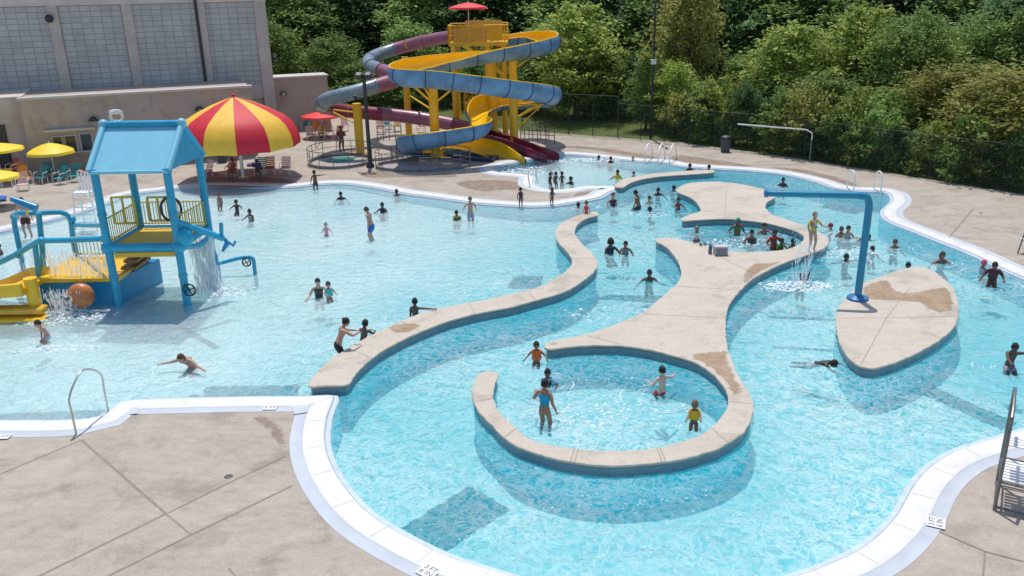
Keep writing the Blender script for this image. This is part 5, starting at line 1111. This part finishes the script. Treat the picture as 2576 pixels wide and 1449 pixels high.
Pn('large woman in a black suit with hair tied up leaning on the divider wall',852,900,808,1.72,('rest','rest'),-62,(.50,.26,.18),BK,('shorts',(.012,.018,.02)),hs='bun',lean=24)
Pn('boy with short black hair resting his arms on the divider wall',912,856,813,1.35,('rest','rest'),-30,DM,BK,('shorts',N_),lean=15)
Pn('boy at the divider wall stretching one arm to the right',1045,798,751,1.35,('down','side'),-15,DM,BK,('shorts',N_))
Pn('bare-chested man walking on the beach entry at the far left',74,598,463,1.75,('down','hip'),190,LT,BK,('shorts',(.10,.03,.03)),z=.03)
Pn('person cut by the left edge in the shallow water',2,640,612,1.4,('down','down'),120,DM,BK,('one',N_))
Pn('dark figure standing at the pool rim between the two pools',1310,523,474,1.6,('down','down'),180,DM,BK,('one',(.03,.03,.035)),z=.02)
Pn('person in black and white on the deck at the tip between the pools',1389,519,478,1.5,('bent','down'),150,DM,BK,('one',(.05,.05,.06)),z=.02,hs='long')
for x,a,l in ((1384,437,'leftmost'),(1398,435,'middle'),(1414,440,'rightmost')):
    Pn(l+' of three dark figures crowded at the steps of the landing pool',x,478 if x<1410 else 476,a,1.45,('bent','down'),170+x%7*9,DM,BK,('one',(.03,.04,.05)),z=.02)
Pn('dark swimmer low in the landing pool right of the steps',1437,463,444,1.4,('wide','fwd'),120,DK,BK,('one',N_))
Pn('dark head just left of the child in red at the end of the divider',1455,522,510,1.3,('wide','wide'),10,DK,BK,('one',N_))
Pn('small child in a red suit sitting on the far end of the divider wall',1475,536,508,1.0,('down','down'),150,LT,BR,('one',(.75,.03,.02)),z=.3,pose='sit')
Pn('left of two dark heads in the slide landing pool near its far rim',1506,402,391,1.3,('wide','wide'),180,DK,BK,('one',N_))
Pn('right of two dark heads in the slide landing pool near its far rim',1536,409,394,1.3,('wide','wide'),180,DK,BK,('one',(.1,.02,.02)))
Pn('pale child in pink at the far rim of the landing pool',1592,407,394,1.1,('wide','wide'),180,PL,BL,('one',(.7,.3,.35)))
Pn('swimmer in a yellow suit near the thin curved wall',1554,449,427,1.4,('bent','fwd'),140,DM,BK,('shirt',(.75,.5,.03)))
Pn('small child in blue left of the thin curved wall, above the river',1594,444,433,1.0,('wide','wide'),180,LT,BR,('one',(.05,.2,.6)))
Pn('dark adult leaning on the thin curved wall, left of two',1733,430,411,1.5,('rest','rest'),180,DK,BK,('one',N_),lean=15)
Pn('dark adult leaning on the thin curved wall, right of two',1781,430,414,1.5,('rest','rest'),180,DK,BK,('one',N_),lean=15)
Pn('adult in a dark suit with grey hair at the river bend beside the deck tip',1541,517,483,1.6,('down','wide'),200,LT,(.10,.09,.09),('one',(.01,.02,.06)))
Pn('broad man with tattooed back in the middle of the upper river',1608,526,481,1.75,('wide','wide'),60,(.26,.14,.07),BK,('shorts',N_),lean=15)
Pn('child close to the broad man in the upper river',1633,512,494,1.2,('bent','bent'),200,LT,BK,('one',(.5,.55,.6)))
Pn('dark head low in the water just below the broad man',1634,530,521,1.2,('fwd','fwd'),240,DK,BK,('one',N_))
Pn('swimmer facing away in the upper river, above the broad man',1655,491,472,1.4,('wide','wide'),180,DM,BK,('one',(.03,.04,.08)))
Pn('dark swimmer touching the left bay of the island',1694,480,467,1.3,('wide','fwd'),-60,DK,BK,('one',N_))
Pn('child with both arms spread in the small bay of the island',1705,527,497,1.3,('wide','wide'),180,MD,BK,('one',(.25,.05,.1)))
Pn('woman with big curly dark hair standing in the river below the divider end',1535,636,600,1.6,('wide','wide'),200,DM,BK,('one',(.01,.03,.08)),hs='big')
Pn('long-haired girl right of the curly-haired woman in the river',1573,638,606,1.4,('wide','bent'),175,MD,BK,('one',(.2,.2,.25)),hs='long')
Pn('swimmer facing the camera with both arms spread on the water mid river',1633,704,677,1.5,('out','out'),180,DM,BK,('one',(.05,.12,.05)))
Pn('dark swimmer in the channel behind the island near the far rim',1969,468,446,1.5,('wide','wide'),150,DK,BK,('one',N_))
Pn('grey-haired bather sitting against the wall inside the upper whirlpool, leftmost',1752,584,568,1.4,('wide','wide'),190,MD,(.2,.19,.18),('one',(.1,.1,.12)))
Pn('bather with a green headscarf in the upper whirlpool',1854,590,546,1.65,('bent','bent'),180,DM,(.02,.32,.17),('one',(.10,.12,.05)),hs='cap')
Pn('dark-haired bather in the centre of the upper whirlpool',1889,612,576,1.6,('wide','wide'),170,MD,BK,('one',(.04,.05,.06)))
Pn('bather leaning at the back wall of the upper whirlpool',1921,588,560,1.5,('wide','wide'),190,MD,BK,('shorts',N_))
Pn('bather in a red shirt at the right side of the upper whirlpool',1945,626,577,1.65,('bent','bent'),190,DM,BK,('shirt',(.55,.04,.03)))
Pn('child in a bright green shirt beside the red-shirted bather',1964,628,600,1.2,('wide','wide'),190,DK,BK,('shirt',(.10,.42,.03)))
Pn('dark child by the right wall of the upper whirlpool',1993,622,601,1.2,('bent','wide'),200,DK,BK,('one',(.5,.55,.55)))
Pn('person in a yellow shirt and dark shorts standing on the island rim under falling water',2040,632,533,1.6,('wide','down'),185,LT,(.25,.10,.05),('shirt',(.62,.50,.06)),z=.3,h_fit=True)
Pn('swimmer with a red cap behind the spray, left of two children',2090,576,562,1.3,('fwd','wide'),60,MD,(.4,.03,.05),('one',(.4,.03,.05)),hs='cap')
Pn('left of two children standing close together left of the blue pole',2114,596,570,1.3,('bent','bent'),185,MD,BR,('one',(.35,.3,.25)))
Pn('right of two children standing close together left of the blue pole',2131,598,568,1.35,('bent','bent'),185,LT,BK,('one',(.35,.35,.4)))
Pn('swimmer in a black wetsuit gliding just left of the blue pole',2160,606,588,1.5,('fwd','fwd'),-60,(.03,.03,.04),BK,('one',(.01,.012,.02)),pose='swim')
Pn('dark head low in the river just right of the blue pole',2194,629,619,1.3,('wide','wide'),170,DK,BK,('one',N_))
Pn('brown swimmer with arms out in the river right of the blue pole',2250,622,601,1.45,('wide','wide'),165,MD,BR,('one',(.2,.12,.08)))
Pn('dark swimmer doing a stroke left of the blue pole above the splash',2127,656,638,1.4,('side','side'),200,DK,BK,('one',N_))
Pn('swimmer in the foaming splash below the falling water',2016,706,686,1.4,('up','wide'),160,DM,BK,('one',N_))
Pn('dark head behind the top of the leaf-shaped island',2283,674,659,1.4,('wide','wide'),180,DK,BK,('one',N_))
Pn('woman with wet long hair in the river beyond the leaf-shaped island',2367,660,631,1.6,('wide','out'),190,MD,BR,('one',(.05,.12,.12)),hs='long')
Pn('child with a pink cap hugging the man at the far right coping',2469,690,655,1.2,('rest','rest'),-90,MD,(.65,.1,.2),('one',(.3,.4,.5)),hs='cap')
Pn('man in a dark red shirt holding a child at the far right coping',2494,716,656,1.75,('bent','wide'),150,DM,BK,('shirt',(.08,.015,.025)),lean=20)
Pn('boy at the right edge stretching one arm left over the water',2536,930,862,1.5,('side','wide'),170,DK,BK,('shorts',(.3,.3,.35)),lean=12)
Pn('swimmer in white trunks gliding face down left of the leaf-shaped island',2046,911,893,1.35,('fwd','fwd'),-118,(.05,.04,.04),BK,('shorts',(.72,.55,.56)),pose='swim')
Pn('child in an orange life vest at the opening of the near whirlpool',1350,913,862,1.2,('wide','wide'),170,MD,BK,('vest',(.80,.13,.02)))
Pn('child in a blue patterned shirt behind the woman in the near whirlpool',1378,966,929,1.2,('bent','wide'),160,DM,BK,('shirt',(.25,.5,.62)))
Pn('woman in a turquoise and blue swimsuit standing in the near whirlpool, back turned',1370,1066,955,1.62,('bent','wide'),-25,(.42,.19,.11),BK,('one',(.01,.30,.50)),hs='bun')
Pn('pale boy in maroon trunks in the near whirlpool',1664,1000,924,1.4,('wide','out'),20,PL,BK,('shorts',(.30,.03,.08)))
Pn('child in a yellow life vest by the inner rim of the near whirlpool',1745,1072,1011,1.1,('wide','wide'),165,MD,(.16,.10,.06),('vest',(.85,.50,.01)))
Pn('adult walking on the deck beside the slide column',862,386,316,1.7,('bent','down'),170,DM,BK,('shirt',(.06,.05,.08)),z=.1,h_fit=True)
Pn('sunbather with long hair sitting under the striped canopy',588,432,412,1.6,('rest','rest'),160,MD,BR,('one',(.3,.05,.07)),z=.45,pose='sit',hs='long')
Pn('child in purple sitting under the striped canopy right of the pole',648,430,408,1.3,('rest','rest'),200,DM,BK,('shirt',(.08,.05,.22)),z=.45,pose='sit')
# ------------------------------------------------------------------ water effects
def foammat():
    m,t,N,L,b=nodes('foam'); b.inputs['Base Color'].default_value=(.88,.93,.95,1); b.inputs['Roughness'].default_value=.5
    b.inputs['Alpha'].default_value=.62; return m
M_foam=foammat()
def foam(px,py,rx,ry,n,label,seed,hmax=.05,size=.05):
    random.seed(seed); c=P(px,py,0); f=MB(); vs=[];fs=[]
    for i in range(n):
        a=random.uniform(0,6.28); r_=random.random()**.5*(1 if random.random()<.8 else 1.3); q=c+Vector((rx*r_*math.cos(a),ry*r_*math.sin(a),.008+random.random()*hmax*(1-.7*min(1,r_)))); s=size*random.uniform(.4,1.5)
        k=len(vs); tl_=random.uniform(-.5,.5); 
        vs+=[q+Vector((s*math.cos(b)*random.uniform(.7,1.2),s*.8*math.sin(b)*random.uniform(.7,1.2),tl_*s*math.cos(b))) for b in(0,1.26,2.51,3.77,5.03)]; vs.append(q+v*s*.5); fs+=[(k+j,k+(j+1)%5,k+5) for j in range(5)]
    f.add(vs,fs); return tag(f.build('foam',M_foam,None,True),label,'foam',None,'stuff')
foam(2010,722,1.25,.55,520,'white foam where the spray lands in the river',1,.12)
foam(1300,430,1.7,1.4,420,'white foam at the end of the yellow slide',2,.12,.07)
foam(1480,404,2.6,.6,260,'white foam streak by the far rim of the landing pool',3,.05,.07)
foam(540,740,1.3,.7,300,'white foam right of the playhouse under the falling water',4,.08)
foam(150,800,1.6,.7,360,'white foam in front of the spray barrel',5,.10)
foam(130,880,1.3,.35,160,'white foam around the wading child',6,.05)
foam(1500,1040,2.0,1.0,260,'white bubbles in the near whirlpool',7,.03,.045)
foam(1830,612,1.6,.7,180,'white bubbles in the upper whirlpool',8,.05)
foam(2120,640,1.8,.8,200,'white splashes around the swimmers left of the blue pole',9,.10)
foam(1620,540,1.6,.5,90,'white ripples around the broad man',10,.04)
foam(1560,790,1.8,.7,120,'white ripples in the mid river',11,.03)
M_drop=bpy.data.materials.new('falling_water'); M_drop.use_nodes=True; _t=M_drop.node_tree; _t.nodes.clear(); _o=_t.nodes.new('ShaderNodeOutputMaterial'); _a=_t.nodes.new('ShaderNodeBsdfTransparent'); _b=_t.nodes.new('ShaderNodeBsdfTranslucent'); _b.inputs[0].default_value=(.95,.98,1,1); _c=_t.nodes.new('ShaderNodeBsdfGlossy'); _c.inputs['Roughness'].default_value=.2
_x=_t.nodes.new('ShaderNodeMixShader'); _x.inputs[0].default_value=.2; _t.links.new(_b.outputs[0],_x.inputs[1]); _t.links.new(_c.outputs[0],_x.inputs[2]); _y=_t.nodes.new('ShaderNodeMixShader'); _y.inputs[0].default_value=.5; _t.links.new(_a.outputs[0],_y.inputs[1]); _t.links.new(_x.outputs[0],_y.inputs[2]); _t.links.new(_y.outputs[0],_o.inputs[0])
def curtain(a,b,zt_,zb,n,label,seed,spread=.12,wd=.012,ln=(.12,.4)):
    random.seed(seed); a=Vector(a);b=Vector(b); f=MB()
    for i in range(n):
        t=random.random(); q=a.lerp(b,t)+Vector((random.gauss(0,spread),random.gauss(0,spread),0)); zt2=zt_(t) if callable(zt_) else zt_; z0=random.uniform(zb,zt2); l=random.uniform(*ln); w_=wd*random.uniform(.5,1.6)
        q=Vector((q.x,q.y,z0)); f.tube([q,q-v*min(l,max(.03,z0-zb))*.5+Vector((random.gauss(0,.008),0,0)),q-v*min(l,max(.05,z0-zb))],[w_*.4,w_,w_*.4],4)
    return tag(f.build('water_curtain',M_drop,None,True),label,'falling water',None,'stuff')
q1=D(108,606,28.5);q2=D(262,602,28.1); curtain(q1,q2,1.98,.95,420,'curtain of water falling from the blue pipe onto the yellow deck',21,.06,.014)
q1=D(482,600,29.2);q2=D(535,590,29.9); curtain(q1,q2,2.1,0,520,'sheet of falling water right of the playhouse',22,.10,.018,(.15,.6))
q1=D(40,640,28.9);q2=D(90,612,28.6); curtain(q1,q2,1.9,.2,160,'thin water threads falling from the left pipe of the playhouse',23,.08,.012)
q1=D(120,740,27.4);q2=D(190,745,27.2); curtain(q1,q2,.9,0,320,'splashing water in front of the blue tank',24,.15,.018,(.06,.25))
q1=P(2015,640,.3);q2=P(2070,632,.3); curtain(q1,q2,2.6,.3,150,'scattered water falling on the person in the yellow shirt',25,.22,.013,(.06,.22))
q1=P(1995,715,0);q2=P(2035,712,0); curtain(q1,q2,1.6,0,130,'thin stream falling from the spray arm into the river',26,.12,.012)
q1=D(232,500,36);q2=D(262,540,35); curtain((q1.x,q1.y,0),(q2.x,q2.y,0),2.4,.1,90,'water jet rising behind the playhouse',27,.15,.02)

random.seed(99); f=MB()
for p_,h_ in WET:
    for rr in (.22*h_,.38*h_,.6*h_):
        for k in range(5):
            a0=random.uniform(0,6.28); n=random.randint(4,9); r_=rr*random.uniform(.85,1.2); w_=random.uniform(.008,.022)
            f.tube([p_+Vector((r_*1.1*math.cos(a0+.13*i),r_*math.sin(a0+.13*i),.004)) for i in range(n)],[w_*math.sin(PI*(i+.6)/(n+.2)) for i in range(n)],4)
tag(f.build('foam',M_foam),'small white ripple arcs around the bathers','ripples',None,'stuff')
for px,py,rx,ry,n in ((700,560,6,2.5,260),(1000,640,6,2.5,300),(620,840,4,1.5,260),(900,720,5,2,240),(300,960,4,1,160),(1150,1180,1.5,2.2,130),(1700,1290,3,.9,150),(2050,1080,2,1.6,150),(2300,880+60,2,.8,90),(1500,960,1.5,.6,70),(1350,600,3,2,160)): foam(px,py,rx,ry,n,'scattered white flecks drawn as glints and bubbles on the pool water',px,.01,.022)  # white flecks modelled in place of sun glints, among bubbles
